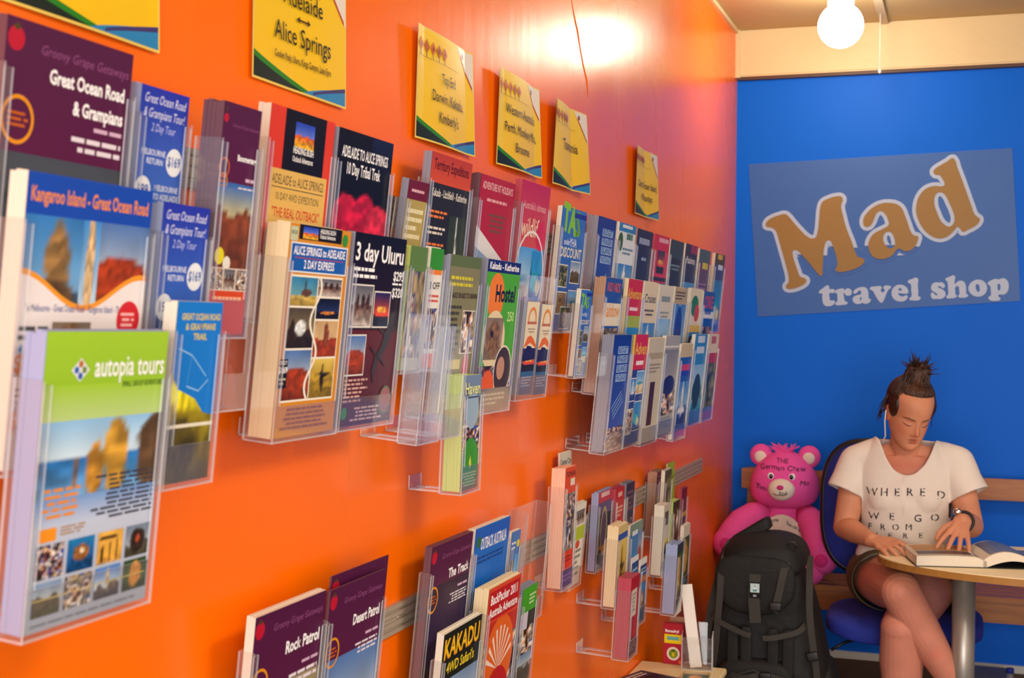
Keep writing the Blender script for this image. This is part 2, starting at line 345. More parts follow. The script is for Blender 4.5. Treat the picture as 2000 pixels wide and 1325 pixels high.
bm = bmesh.new(); tube_into(bm, [(.0, *on_wall(x, y, 0)) for x, y in ((1116, 0), (1121, 30), (1128, 62), (1133, 95), (1139, 128), (1146, 158), (1148, 190))], [.001, .002, .0026, .002, .002, .0026, .001], 8)
struct('paint_ridge', mesh_from(bm, 'paint_ridge', smooth=True), 'orange', None, wl)
# ------------------------------------------------------------------ laminated destination posters on the orange wall
def poster_art(lines, small=None, arrow=False):
    a = Art(.297, .210); a.sub = 42; a.lay = .00008
    a.R(0, 0, 1, 1, '#efd46a'); a.R(.012, .016, .988, .984, '#f6d216', '#f2c80c')
    a.band(lambda u: 0.016, lambda u: max(.017, .19 - .19 * (u / .62) ** .8), '#10271c', .012, .62)
    a.band(lambda u: max(.017, .165 - .165 * (u / .6) ** .8), lambda u: max(.018, .205 - .19 * (u / .66) ** .85), '#2c8a1e', .012, .64)
    a.band(lambda u: 0.016, lambda u: .016 + .13 * ((u - .52) / .48) ** .8, '#2f8fc4', .53, .988)
    a.band(lambda u: .008 + .115 * ((u - .6) / .4) ** .8, lambda u: .016 + .14 * ((u - .58) / .42) ** .8, '#4a3f7c', .62, .988)
    a.band(lambda u: 1.0 - 1.25 * (u - .68), lambda u: .984, '#e9e2d6', .70, .988, 8)
    a.band(lambda u: .97 - 1.25 * (u - .70), lambda u: 1.0 - 1.25 * (u - .70), '#c2402c', .76, .97, 6)
    a.E(.80, .92, .022, '#8c2f24')
    for i in range(5):
        x = .055 + .095 * i; a.R(x - .004, .74, x + .004, .80, '#6a4a1c'); a.PG([(x - .045, .835), (x, .77), (x + .045, .835), (x, .90)], ['#d9761e', '#c2621a'][i % 2])
        a.PG([(x - .012, .83), (x, .80), (x + .012, .83), (x, .87)], '#5a2f12')
    for i in range(16): a.R(.02 + .042 * i, .733, .045 + .042 * i, .739, '#8a6a2a')
    for t, v, sz, f in lines: a.T(t, .5, v, sz, '#2b2412', bold=.004, fit=f)
    if small: a.T(small[0], .5, small[1], .05, '#2b2412', fit=small[2])
    if arrow: a.R(.44, .515, .56, .527, '#4a2a12'); a.PG([(.43, .521), (.46, .495), (.46, .547)], '#4a2a12'); a.PG([(.57, .521), (.54, .495), (.54, .547)], '#4a2a12')
    return a
def poster(xr, yr, art, label, curl, seed, xl=None, yl=None):
    Y1, Z0 = on_wall(xr, yr, .004); Y0 = Y1 - .297
    if xl: Y0b, Z0b = on_wall(xl, yl, .004); s = (Y1 - Y0b); Y0 = (Y0b + Y1 - .297) / 2; Z0 = (Z0 + Z0b) / 2
    t = thing('destination_poster', label, 'poster', (0.0025, Y0 + .1485, Z0), (0, 0, pi / 2), 'laminated yellow destination posters')
    r = random.Random(seed); ph = r.uniform(0, 2)
    def warp(V):
        u = V[:, 0] / .297 + .5; v = V[:, 2] / .21
        V = V.copy(); V[:, 1] -= .0015 + curl * (np.abs(np.sin(3.1 * u + ph)) * .6 + .6 * (1 - v) * u + .9 * np.clip(.12 - u, 0, 1) * 4 * v); return V
    def warpb(V): V = warp(V); V[:, 1] += .0005; return V
    link('printed_sheet', art.mesh('printed_sheet', 'laminate', warp), None, t)
    b = Art(.297, .210); b.sub = 42
    for i in range(6): b.R(0, i / 6, 1, (i + 1) / 6, '#efe6c8')
    link('laminate_backing', b.mesh('laminate_backing', 'laminate', warpb), None, t)
    return t
poster(308, 105, poster_art([]), 'yellow poster cut off by the frame, above the purple Great Ocean Road brochure', .004, 1)
poster(671, 213, poster_art([('Adelaide', .60, .13, .42), ('Alice Springs', .33, .135, .60)], ('Coober Pedy, Uluru, Kings Canyon, Lake Eyre', .20, .6), True), 'yellow poster reading Adelaide Alice Springs with double arrow', .003, 2, 491, 151)
poster(918, 305, poster_art([('Top End', .56, .095, .25), ('Darwin, Kakadu,', .38, .1, .56), ("Kimberly's", .20, .1, .35)]), 'yellow poster reading Top End, Darwin, Kakadu', .012, 3, 808, 271)
poster(1046, 348, poster_art([('Western Australia', .56, .1, .72), ('Perth, Monkey Mia,', .37, .1, .76), ('Broome', .18, .1, .34)]), 'yellow poster reading Western Australia, Perth, Broome', .016, 4, 968, 322)
poster(1132, 380, poster_art([('Tasmania', .46, .12, .46)]), 'curled yellow poster reading Tasmania', .022, 5, 1073, 360)
poster(1278, 431, poster_art([('Cairns, Fraser Island,', .42, .1, .8), ('Whitsundays', .24, .1, .45)]), 'small-looking yellow poster farthest along the orange wall', .014, 6, 1234, 418)

# ------------------------------------------------------------------ aluminium display rails
def rail(z, y0, y1, label):
    t = thing('display_rail', label, 'rail', (0, y0, z), group='aluminium display rails')
    bm = bmesh.new(); L = y1 - y0
    box_into(bm, 0, .004, 0, L, -.026, .026)
    for zz in (-.022, -.008, .008, .022): box_into(bm, .004, .009, 0, L, zz - .004, zz + .004)
    link('rail_profile', mesh_from(bm, 'rail_profile', ['alu']), None, t)
    for yy in np.arange(.25, L, .6): link('screw', lathe('screw', [(.004, 0), (.004, .002), (.002, .003)], 10, ['alu']), None, t, (.004, yy, 0), (0, pi / 2, 0))
rail(.962, 1.35, 5.1, 'grooved aluminium rail carrying the low brochure holders')
rail(1.69, 1.0, 5.25, 'aluminium rail behind the upper brochure holders')

# ------------------------------------------------------------------ acrylic holders and brochures
LEAN = radians(5.5)
TX = {0: .022, 1: .036, 2: .073, 3: .110, 4: .145}
PK = {}
def pocket_meshes(w, hp, t, lip):
    k = (round(w, 3), round(hp, 3), round(t, 3), round(lip, 3))
    if k not in PK:
        g = .003; th = .002; x = w / 2 + g; f = -t - g
        b = bmesh.new(); box_into(b, -x, x, g, g + th, -.004, hp, 0, 1)
        p = bmesh.new()
        box_into(p, -x, x, f, g, -.006, -.004, 0, 1)
        for s in (-1, 1):
            a0, a1 = sorted((s * x, s * (x + th))); box_into(p, a0, a1, f - th, g + th, -.006, hp, 0, 1)
            a0, a1 = sorted((s * x, s * (x - .012))); box_into(p, a0, a1, f - th, f, lip, hp - .004, 0, 1)
        box_into(p, -x, x, f - th, f, -.006, lip, 0, 1)
        PK[k] = (mesh_from(b, 'back_panel', ['acrylic', 'acedge']), mesh_from(p, 'pocket', ['acrylic', 'acedge']))
    return PK[k]
BR = {}
def bracket_mesh(w, L):
    k = (round(w, 2), round(L, 3))
    if k not in BR:
        bm = bmesh.new(); x = w * .32
        for s in (-1, 1): box_into(bm, *sorted((s * x, s * (x - .014))), .005, L, -.006, -.003, 0, 1)
        box_into(bm, -x, x, L - .016, L, -.006, -.003, 0, 1); box_into(bm, -x, x, L - .002, L, -.006, .02, 0, 1)
        BR[k] = mesh_from(bm, 'wall_bracket', ['acrylic', 'acedge'])
    return BR[k]
def holder(loc, w, h, t, tier, label, lean, lip=.045, hk=.84):
    r = thing('brochure_holder', label, 'holder', loc, (lean, 0, pi / 2), 'clear acrylic brochure holders')
    a, b = pocket_meshes(w, h * hk, t, lip); link('back_panel', a, None, r); link('pocket', b, None, r)
    L = (loc[0] - .003) / cos(lean)
    if L > .02: link('wall_bracket', bracket_mesh(w, L), None, r)
    return r
SZ = {'A4': (.210, .297), 'DL': (.100, .210), 'DLL': (.112, .290), 'A5': (.148, .210), 'XL': (.106, .210)}
PEND = []
def brochure(TL, TR, kind, tier, art, label, hl="", t=.012, edge='paper', lean=LEAN, pocket=True, lip=.045, name='tour_brochure', hk=.84, extra=0.):
    w, h = SZ[kind] if isinstance(kind, str) else kind
    Xf = TX[tier] + extra; Xt = Xf + sin(lean) * h
    a = on_wall(*TL, Xt); b = on_wall(*TR, Xt); W = b[0] - a[0]; w = min(w, max(W, w * .8))
    PEND.append(dict(y=(a[0] + b[0]) / 2, w=w, h=h, t=t, x=Xf - t, z=(a[1] + b[1]) / 2 - h * cos(lean), tier=tier, art=art, label=label, hl=hl, edge=edge, lean=lean, pocket=pocket, lip=lip, hk=hk))
def empty_holder(TL, TR, kind, tier, label, t=.026, hk=1.):
    w, h = SZ[kind] if isinstance(kind, str) else kind
    Xf = TX[tier]; Xt = Xf + sin(LEAN) * h; a = on_wall(*TL, Xt); b = on_wall(*TR, Xt)
    PEND.append(dict(y=(a[0] + b[0]) / 2, w=min(w, max(b[0] - a[0], w * .8)), h=h, t=t, x=Xf - t, z=(a[1] + b[1]) / 2 - h * cos(LEAN), tier=tier, art=None, hl=label, lean=LEAN, pocket=True, lip=.045, hk=hk))
def build_displays():
    for it in range(12):                 # neighbours on one row share the shelf width without touching
        for i, p in enumerate(PEND):
            for q in PEND[i + 1:]:
                if p.get('twin') or q.get('twin') or min(p['x'] + p['t'], q['x'] + q['t']) < max(p['x'], q['x']) - .004 or min(p['z'] + p['h'], q['z'] + q['h']) < max(p['z'], q['z']): continue
                a, b = (p, q) if p['y'] < q['y'] else (q, p)
                g = (a['y'] + a['w'] / 2 + .0075) - (b['y'] - b['w'] / 2 - .0075)
                if 0 < g < .6 * min(a['w'], b['w']): a['w'] -= g / 2; a['y'] -= g / 4; b['w'] -= g / 2; b['y'] += g / 4
    for p in PEND:
        w, h, t = p['w'], p['h'], p['t']; loc = (p['x'], p['y'], p['z'])
        if p['art']:
            r = thing('tour_brochure', p['label'], 'brochure', loc, (p['lean'], 0, pi / 2), 'tour brochures in wall holders')
            A = Art(w, h); p['art'](A); link('cover', A.mesh(), None, r, (0, -t - .0002, 0))
            bm = bmesh.new(); k = max(2, min(7, int(t / .006)))
            for i in range(k):           # sheaves of leaflets, edges slightly uneven
                rr = random.Random(i + int(w * 9000)); j = 0 if i == k - 1 else rr.uniform(-.0015, .001)
                box_into(bm, -w / 2 + abs(j), w / 2 - abs(j), -t * (i + 1) / k + .0003, -t * i / k, 0, h + (j * 2 if i < k - 1 else 0))
            link('pages', mesh_from(bm, 'pages', [p['edge']]), None, r)
        if p['pocket']: holder(loc, w, h, t, p['tier'], p['hl'], p['lean'], p['lip'], p['hk'])

def grape(title, sub, photo, lines=2, price=True, badges=True, split=.62, title2=None):
    def f(a):
        a.R(0, 0, 1, 1, '#5b1f4c', '#6d2150'); a.PH(0, 0, 1, split, photo, 3)
        a.T('Groovy Grape Getaways', .97, .90, .07, '#9a5a8c', 'r', .0, fit=.72, shear=.2)
        a.E(.07, .93, .06, '#c21f3c'); a.PG([(.04, .97), (.07, .955), (.10, .97), (.07, .985)], '#5a4a2a')
        if title2: a.T(title, .95, .81, .1, '#ffffff', 'r', .03, fit=.62); a.T(title2, .95, .72, .1, '#ffffff', 'r', .03, fit=.42)
        else: a.T(title, .95, .76, .12, '#ffffff', 'r', .03, fit=.5)
        a.L(.70, .665, .95, .695, 1, '#d8b8d0', 'r'); a.L(.42, .58, .95, .65, lines, '#e8e0e8', 'r', 5)
        if price: a.ring(.12, .66, .12, '#e9a020', .16); a.L(.04, .63, .2, .69, 3, '#c86a20', 'c', 8)
        if badges: a.E(.55, .2, .085, '#e8dc1e'); a.E(.72, .18, .06, '#e9e6dc'); a.L(.5, .18, .6, .22, 2, '#6a6a1a', 'c')
    return f
def a_kangaroo(a):
    a.R(0, 0, 1, 1, '#ece7e6'); a.R(0, .86, 1, 1, '#1c55b8'); a.T('Kangaroo Island - Great Ocean Road', .5, .905, .1, '#f29a2a', fit=.94, bold=.02)
    a.PH(0, .52, .52, .86, 'seal', 2); a.PH(.55, .52, 1, .86, 'redrock', 3); a.PH(.44, .52, .58, .86, scene_fn('#4a90d0', '#c8dcea', '#c0a070', '#a08050', .1, .02, [(.5, .5, .25, .6, '#d0b48a')]), 4)
    wv = lambda u: .60 + .06 * sin(u * 6.5 + 1.6)
    a.band(lambda u: wv(u) - .14, lambda u: wv(u) + .02, '#f0a432'); a.band(lambda u: wv(u) - .2, lambda u: wv(u), '#ece7e6')
    a.T('To Melbourne - Great Ocean Road - Kangaroo Island - The Grampians', .5, .535, .05, '#3a4f9a', fit=.9)
    a.E(.87, .51, .1, '#d42436'); a.L(.8, .48, .94, .54, 3, '#f4c0c0', 'c')
    a.PH(.26, .31, .56, .5, 'koala', 5); a.PH(.74, .29, .98, .46, 'diver', 6); a.PH(.24, .1, .52, .28, 'bird', 7); a.PH(.6, .02, .98, .22, 'forest', 8)
    a.L(.02, .43, .24, .49, 2, '#5a5a5a'); a.T('4 DAYS', .12, .39, .07, '#2f8fe0', bold=.02, fit=.18); a.T('$649', .13, .33, .12, '#f08a1c', bold=.03)
    a.L(.58, .4, .74, .45, 2, '#5a5a5a'); a.T('1.5 DAYS', .66, .37, .06, '#2f8fe0', bold=.02, fit=.18); a.T('$135', .66, .31, .12, '#f08a1c', bold=.03)
    a.L(.02, .24, .22, .28, 2, '#5a5a5a'); a.T('2 DAYS', .12, .2, .07, '#2f8fe0', bold=.02, fit=.18); a.T('$359', .12, .14, .12, '#f08a1c', bold=.03)
def a_autopia(a):
    a.R(0, .80, 1, 1, '#a9d23c', '#9fca36'); a.PH(0, .30, 1, .74, 'sea', 4, n=30)
    a.R(0, .70, 1, .82, '#a9d23c', '#bfd890'); a.R(0, 0, 1, .40, '#c9d3e6', '#b4bccb')
    a.R(0, .34, 1, .44, '#7fa6da', '#c9d3e6')
    a.PG([(.2, .87), (.27, .91), (.34, .87), (.27, .83)], '#e8ecf0')
    for dx, dy, c in ((-.03, 0, '#3a6fc0'), (.03, 0, '#7a9a4a'), (0, .02, '#c0783a'), (0, -.02, '#3a6fc0')): a.E(.27 + dx, .87 + dy, .018, c)
    a.T('autopia tours', .68, .845, .15, '#ffffff', bold=.012, fit=.60); a.T('SMALL GROUP ADVENTURES', .80, .805, .04, '#5a7a2a', fit=.36)
    a.L(.42, .335, .98, .50, 10, '#4a4a52', 'r', 3); a.L(.06, .37, .36, .48, 5, '#e89a3a', 'c', 4); a.R(.06, .30, .19, .345, '#f2a02c'); a.L(.22, .31, .42, .345, 3, '#b8946a')
    for i, k in enumerate(['crowd', 'diver', 'penguin', 'bird']): a.PH(.05 + .24 * i, .175, .05 + .24 * i + .21, .29, k, i)
    for i, k in enumerate(['gorge', 'people', 'city', 'cat']): a.PH(.05 + .24 * i, .05, .05 + .24 * i + .21, .163, k, i + 9)
    a.R(.04, .105, .96, .109, '#e0cc7a'); a.L(.05, .015, .95, .03, 1, '#8a90a0')
def a_gor(a):
    a.R(0, 0, 1, 1, '#2f3fb4', '#4f8ad8'); a.T('Great Ocean Road', .5, .91, .16, '#e8ecff', fit=.86, shear=.2, bold=.0); a.T('& Grampians Tour!', .5, .83, .16, '#e8ecff', fit=.86, shear=.2, bold=.0)
    a.T('2 Day Tour', .5, .755, .14, '#c8d0ff', fit=.5, shear=.2, bold=0)
    a.T('MELBOURNE', .34, .62, .1, '#e8f0ff', fit=.5); a.T('RETURN', .38, .57, .1, '#e8f0ff', fit=.34); a.E(.78, .6, .17, '#eaf0f4'); a.T('$169', .78, .575, .17, '#2a5ab0', bold=.02, fit=.28)
    a.E(.18, .42, .16, '#eaf0f4'); a.T('199', .18, .395, .17, '#2a5ab0', bold=.02, fit=.24); a.T('MELBOURNE', .66, .425, .1, '#e8f0ff', fit=.5); a.T('TO ADELAIDE', .66, .375, .1, '#e8f0ff', fit=.54)
    a.PH(0, 0, 1, .3, 'sea', 5)
def a_trail(a):
    a.PH(0, 0, 1, 1, 'yellowfields', 3, n=26); a.R(0, .305, 1, .325, '#e8e4d0')
    a.PG([(0, 1), (0, .62), (.15, .52), (.3, .5), (.55, .46), (.75, .38), (1, .36), (1, 1)], '#1f86d8')
    for t, v in (('GREAT OCEAN ROAD', .90), ('& GRAMPIANS', .845), ('TRAIL', .79)): a.T(t, .54, v, .11, '#e8d44a', bold=.02, fit=min(.86, len(t) * .06))
    for p, q in (((.1, .74), (.4, .70)), ((.4, .70), (.75, .58)), ((.4, .70), (.33, .53)), ((.33, .53), (.6, .5)), ((.6, .5), (.8, .56))): a.PG([p, q, (q[0], q[1] + .008), (p[0], p[1] + .008)], '#9fd0f4')
def a_heading(a):
    a.R(0, 0, 1, 1, '#e0482c'); a.R(.22, .70, .86, 1, '#121014'); a.PH(.38, .83, .68, .95, scene_fn('#2f4fc0', '#6f8ae0', '#d8622a', '#f0c828', .5, .05), 1)
    a.T('HEADING BUSH', .53, .80, .07, '#ffffff', fit=.32, bold=.02); a.T('Outback Adventures', .53, .76, .06, '#ffffff', fit=.32)
    a.R(.06, .45, .94, .71, '#e4bf6a'); a.T('ADELAIDE to ALICE SPRINGS', .5, .64, .1, '#3a4030', fit=.8, bold=.0); a.R(.1, .622, .9, .626, '#3a4030'); a.T('10 DAY 4WD EXPEDITION', .5, .565, .08, '#6a6a3a', fit=.68, bold=0); a.T('"THE REAL OUTBACK"', .5, .485, .1, '#d8502a', fit=.74, bold=.01)
    a.R(.08, .06, .92, .43, '#2a1a18')
    for i, (k, u0, u1) in enumerate((('forest', .1, .28), ('uluru', .30, .70), ('people', .72, .9))): a.PH(u0, .26, u1, .42, k, i)
    for i, (k, u0, u1) in enumerate((('people', .1, .28), ('sunset', .30, .70), ('night', .72, .9))): a.PH(u0, .08, u1, .245, k, i + 4)
def a_tribal(a):
    a.R(0, 0, 1, 1, '#0b0b0f'); a.R(.6, .8, 1, 1, '#16264a', '#0b0b0f'); a.T('ADELAIDE TO ALICE SPRINGS', .5, .86, .12, '#ffffff', fit=.84, bold=.015); a.T('10 Day Tribal Trek', .48, .775, .13, '#ffffff', fit=.62, bold=.015)
    a.PH(.0, .34, 1, .74, 'darkuluru', 2, n=30)
    a.T('Uluru', .2, .31, .07, '#ffffff'); a.T('Alice Springs', .75, .30, .07, '#ffffff', fit=.3); a.PH(.03, .08, .3, .29, 'camels', 1); a.PH(.36, .06, .62, .30, 'night', 2); a.PH(.68, .06, .97, .27, 'people', 3)
def a_alice(a):
    a.R(0, 0, 1, 1, '#dc981e'); a.R(.14, .93, .84, 1, '#17120f'); a.PH(.2, .935, .44, .99, scene_fn('#2f4fc0', '#6f8ae0', '#d8622a', '#f0c828', .5, .05), 1); a.T('HEADING BUSH', .6, .968, .05, '#fff', fit=.26, bold=.01); a.T('Outback Adventures', .6, .945, .045, '#fff', fit=.26); a.R(.01, .92, .12, .985, '#c8d0b0'); a.T('eco', .065, .95, .06, '#3a5a2a'); a.E(.9, .95, .05, '#3f9a3a')
    a.R(.03, .775, .96, .915, '#e6eef4'); a.R(.045, .782, .945, .908, '#1f68b8'); a.T('ALICE SPRINGS to ADELAIDE', .5, .858, .09, '#ffffff', fit=.84, bold=.015); a.R(.1, .842, .9, .846, '#c04a5a'); a.T('2 DAY EXPRESS', .5, .796, .09, '#ffffff', fit=.5, bold=.015)
    a.R(.06, .165, .92, .765, '#f4eede')
    sx = lambda v: .5 + .07 * sin(v * 20)
    for i, (k, v0, v1) in enumerate((('emu', .62, .755), ('van', .42, .61), ('redrock', .175, .41))):
        a.PH(.075, v0, .5, v1, k, i); 
    for i, (k, v0, v1) in enumerate((('camels', .67, .755), ('night', .56, .66), ('gumtree', .375, .55), ('grass', .175, .365))): a.PH(.515, v0, .905, v1, k, i + 5)
    vs = np.linspace(.175, .755, 24); n = len(vs)
    a.add([(sx(v) - .016, v) for v in vs] + [(sx(v) + .016, v) for v in vs], [(i, n + i, n + i + 1, i + 1) for i in range(n - 1)], hx('#f4eede'))
    a.R(.01, .235, .14, .37, '#14161c'); a.T('ONLY', .075, .345, .04, '#fff'); a.T('$169', .075, .305, .065, '#fff', bold=.02); a.L(.02, .245, .13, .285, 2, '#c0b8a0', 'c')
    a.L(.08, .03, .9, .14, 5, '#a8601c', 'c', 6)
def a_uluru3(a):
    a.R(0, 0, 1, .55, '#6a2024', '#5a1c34'); a.R(0, .5, 1, 1, '#0e0d0f', '#301215'); a.T('3 day Uluru', .5, .86, .2, '#ffffff', bold=.02, fit=.94); a.L(.02, .76, .62, .83, 2, '#ffffff', 'l', 2); a.T('$295', .9, .77, .11, '#fff', bold=.02); a.T('$320', .9, .68, .11, '#fff', bold=.02); a.L(.78, .74, .98, .76, 1, '#fff')
    a.PH(.03, .52, .42, .73, 'camels', 1, '#ece8e0'); a.PH(.46, .52, .76, .70, 'sunset', 2, '#ece8e0'); a.PH(.03, .27, .36, .47, 'redrock', 3, '#ece8e0')
    pts = [(.85, .60), (.80, .5), (.74, .42), (.6, .34), (.55, .27), (.58, .22)]
    for (p, q, w) in zip(pts, pts[1:], (.05, .07, .06, .04, .02)): a.PG([(p[0] - w, p[1]), (q[0] - w, q[1]), (q[0] + w, q[1]), (p[0] + w, p[1])], '#3c3538')
    for p, q in (((.8, .52), (.95, .48)), ((.74, .46), (.6, .5)), ((.62, .36), (.78, .3)), ((.6, .35), (.47, .4))): a.PG([p, q, (q[0], q[1] + .015), (p[0], p[1] + .02)], '#3c3538')
    a.L(.04, .12, .5, .25, 6, '#d8b0a8', 'l', 4); a.L(.2, .02, .8, .1, 4, '#e0c0c0', 'c', 5); a.E(.84, .12, .12, '#6f7a5a'); a.E(.84, .12, .1, '#a86a72'); a.E(.08, .07, .05, '#3f9a3a')
def a_simple(bg, bands=(), texts=(), photos=(), lines=(), bg2=None, ell=()):
    def f(a):
        a.R(0, 0, 1, 1, bg, bg2)
        for q in photos: a.PH(*q[:5], q[5] if len(q) > 5 else 1, q[6] if len(q) > 6 else None)
        for q in bands: a.R(*q)
        for q in ell: a.E(*q)
        for q in lines: a.L(*q)
        for (t, u, v, sz, c, fit) in texts:
            if t == '~': a.L(u - fit / 2, v, u + fit / 2, v + sz * .9 * a.w / a.h, 1, c, 'c', int(u * 90 + v * 70))      # lettering too blurred to read
            else: a.T(t, u, v, sz, c, fit=fit, bold=.015)
    return f
def a_boomer(a):
    grape('Boomerang', '', 'desert', 4, True, False, .66)(a); a.PH(0, .22, 1, .64, scene_fn('#5a7ab0', '#c0b890', '#8a4a28', '#6a3a20', .75, .1), 4); a.ring(.12, .72, .14, '#d8702a', .2); a.E(.2, .34, .12, '#e8dc1e'); a.E(.4, .31, .1, '#e9e6dc')
    a.R(0, 0, 1, .2, '#d85526'); a.L(.1, .14, .9, .17, 1, '#f4c0a0', 'c'); a.R(0, .19, 1, .29, '#e8d8c8')
    for i, k in enumerate(['people', 'camels', 'people']): a.PH(.03 + .33 * i, .195, .33 + .33 * i, .285, k, i)
def a_volcano(a):
    a.R(0, 0, 1, 1, '#efe2c4'); a.R(0, 0, 1, .25, '#3f6f9a'); a.L(.1, .08, .9, .2, 4, '#a8c8e0'); a.PH(0, .25, 1, .5, 'sunset', 2)
    a.PG([(0, .5), (.25, .62), (.5, .64), (.75, .6), (1, .53), (1, .5), (.5, .56)], '#e8782a'); a.PG([(.0, .42), (.3, .53), (.6, .52), (1, .44), (1, .38), (0, .36)], '#1c1f5a')
    a.ring(.5, .80, .34, '#e89a3a', .25); a.R(.1, .66, .9, .79, '#efe2c4'); a.L(.12, .74, .88, .80, 1, '#c0562a', 'c'); a.L(.2, .66, .8, .72, 2, '#a89a80', 'c')
def a_haven(a):
    a.R(0, 0, 1, 1, '#7f93b0', '#6a8a6a'); a.PH(0, .3, 1, .8, 'people', 3); a.PH(0, .3, 1, .55, 'crowd', 3); a.E(.5, .7, .4, '#9fb6c8'); a.R(0, .0, 1, .22, '#5f7a3a', '#8a7a4a'); a.E(.5, .24, .5, '#3f9a2c'); a.PG([(.5, .18), (.58, .22), (.52, .3), (.44, .24)], '#d8d83a')
    a.T('Haven', .5, .83, .34, '#2a2a1a', fit=.93, bold=.06); a.T('Haven', .5, .835, .34, '#e8ecb0', fit=.9, bold=.02); a.L(.1, .79, .9, .82, 1, '#3a4a6a')
    a.L(.1, .03, .9, .16, 5, '#c8d0a0', 'c')
def a_hostel(a):
    a.R(0, 0, 1, 1, '#57b02c'); a.R(0, .92, 1, 1, '#1d2f78'); a.T('Kakadu - Katherine', .5, .94, .1, '#fff', fit=.9, bold=.02)
    a.E(.32, .76, .24, '#f08a1c'); a.T('Hostel', .6, .73, .24, '#1a1a2a', fit=.62, bold=.03, ); a.T('250', .82, .6, .14, '#d8f0a0'); a.E(.36, .47, .34, '#e8d8b0', .2); a.PH(.08, .34, .62, .62, 'koala', 4)
    a.PH(0, 0, 1, .3, 'crowd', 2); a.E(.72, .26, .27, '#f0e4d0'); a.E(.72, .26, .25, '#4a3a3a'); a.E(.66, .28, .12, '#c89a80'); a.E(.3, .14, .2, '#e86a2a'); a.R(0, 0, 1, .15, '#8a7a4a', '#a8744a'); a.L(.1, .03, .9, .12, 3, '#d8c8a0')

L1 = 'clear acrylic holder around the '
# --- left rack
brochure((15, 22), (262, 105), 'A4', 1, grape('Great Ocean Road', '', 'coast', 2, True, False, .55, '& Grampians'), 'purple and grey brochure titled Great Ocean Road & Grampians, top row at far left', L1 + 'purple Great Ocean Road brochure', .02, 'paperpurple')
brochure((53, 324), (302, 374), 'A4', 2, a_kangaroo, 'white brochure with blue band titled Kangaroo Island, with orange prices', L1 + 'Kangaroo Island brochure', .022, 'paper')
brochure((93, 637), (330, 648), 'A4', 3, a_autopia, 'large lime green topped brochure with coast photos, nearest at lower left', L1 + 'lime green topped coast brochure', .026, 'paperblue')
brochure((275, 160), (373, 188), 'DL', 1, a_gor, 'slim blue Great Ocean Road leaflet in the top row', L1 + 'upper slim blue leaflet', .016, 'paperblue')
brochure((320, 392), (411, 405), 'DL', 2, a_gor, 'slim blue Great Ocean Road leaflet in the middle row', L1 + 'middle slim blue leaflet', .018, 'paperblue')
brochure((348, 586), (436, 588), 'XL', 3, a_trail, 'slim map leaflet with bright blue top and yellow fields', L1 + 'blue and yellow trail map leaflet', .018, 'paper')
# --- second rack
brochure((440, 192), (512, 213), 'DLL', 2, a_boomer, 'narrow purple brochure with desert photo and orange foot', L1 + 'narrow purple desert brochure', .03, 'paperpurple')
brochure((531, 196), (658, 241), 'A4', 1, a_heading, 'red brochure with black block and tan The Real Outback panel', L1 + 'red outback brochure', .02, 'paper')
brochure((661, 247), (769, 278), 'A4', 1, a_tribal, 'black brochure with crimson rock, Adelaide to Alice Springs', L1 + 'black brochure with crimson rock', .014, 'papergrey')
brochure((565, 431), (690, 447), 'A4', 2, a_alice, 'thick stack of mustard brochures, Alice Springs to Adelaide 2 day express', L1 + 'thick mustard brochure stack', .036, 'papercream')
brochure((692, 447), (795, 470), 'A4', 2, a_uluru3, 'black and maroon brochure titled 3 day Uluru with lizard', L1 + '3 day Uluru brochure', .014, 'papergrey')
empty_holder((446, 480), (500, 490), 'DL', 1, 'small empty clear holder below the narrow purple brochure')
# --- third rack
brochure((800, 345), (842, 360), 'DL', 1, a_simple('#b9a860', [(0, .84, 1, 1, '#7a1f34'), (0, 0, 1, .4, '#8aa0b4', '#c8d4dc')], [('~', .5, .89, .12, '#e8c0c8', .7)], (), [(.1, .5, .9, .78, 4, '#f0e8c0')]), 'small leaning leaflet with maroon top beside the dark Territory brochure', L1 + 'small maroon topped leaflet', .014, 'papergrey', lean=radians(8))
brochure((842, 288), (923, 323), 'A4', 1, a_simple('#2e2c2a', [(0, .82, 1, 1, '#c0452c', '#d85a2a')], [('Territory Expeditions', .5, .90, .14, '#6a1a1a', .86), ('Kakadu - Litchfield - Katherine', .5, .74, .1, '#e8e4d8', .86)], [(.55, .12, .98, .64, 'waterfall', 2)], [(.05, .6, .5, .66, 2, '#f08a2a'), (.05, .5, .48, .56, 2, '#e8e0d0'), (.05, .4, .48, .46, 2, '#f08a2a'), (.05, .3, .48, .37, 2, '#e8e0d0'), (.05, .2, .5, .26, 2, '#f08a2a')]), 'dark brochure with orange top band and waterfall photo', L1 + 'dark brochure with orange top', .016, 'papergrey')
def a_nt(a):
    a.R(0, 0, 1, 1, '#b8283c'); a.PH(0, 0, 1, .52, 'gorge', 3); a.PG([(0, .52), (1, .34), (1, .42), (0, .66)], '#e4e2e0'); a.PG([(0, .66), (1, .40), (1, 1), (0, 1)], '#b8283c'); a.T('ADVENTURE NT HOLIDAYS', .5, .91, .1, '#f0c8c8', fit=.86); a.L(.2, .82, .8, .86, 1, '#e8b0b0', 'c'); a.L(.3, .62, .8, .76, 4, '#7a5a3a', 'c')
brochure((940, 338), (1008, 357), 'A4', 1, a_nt, 'crimson brochure with white diagonal over gorge photo', L1 + 'crimson gorge brochure', .024, 'paperpurple')
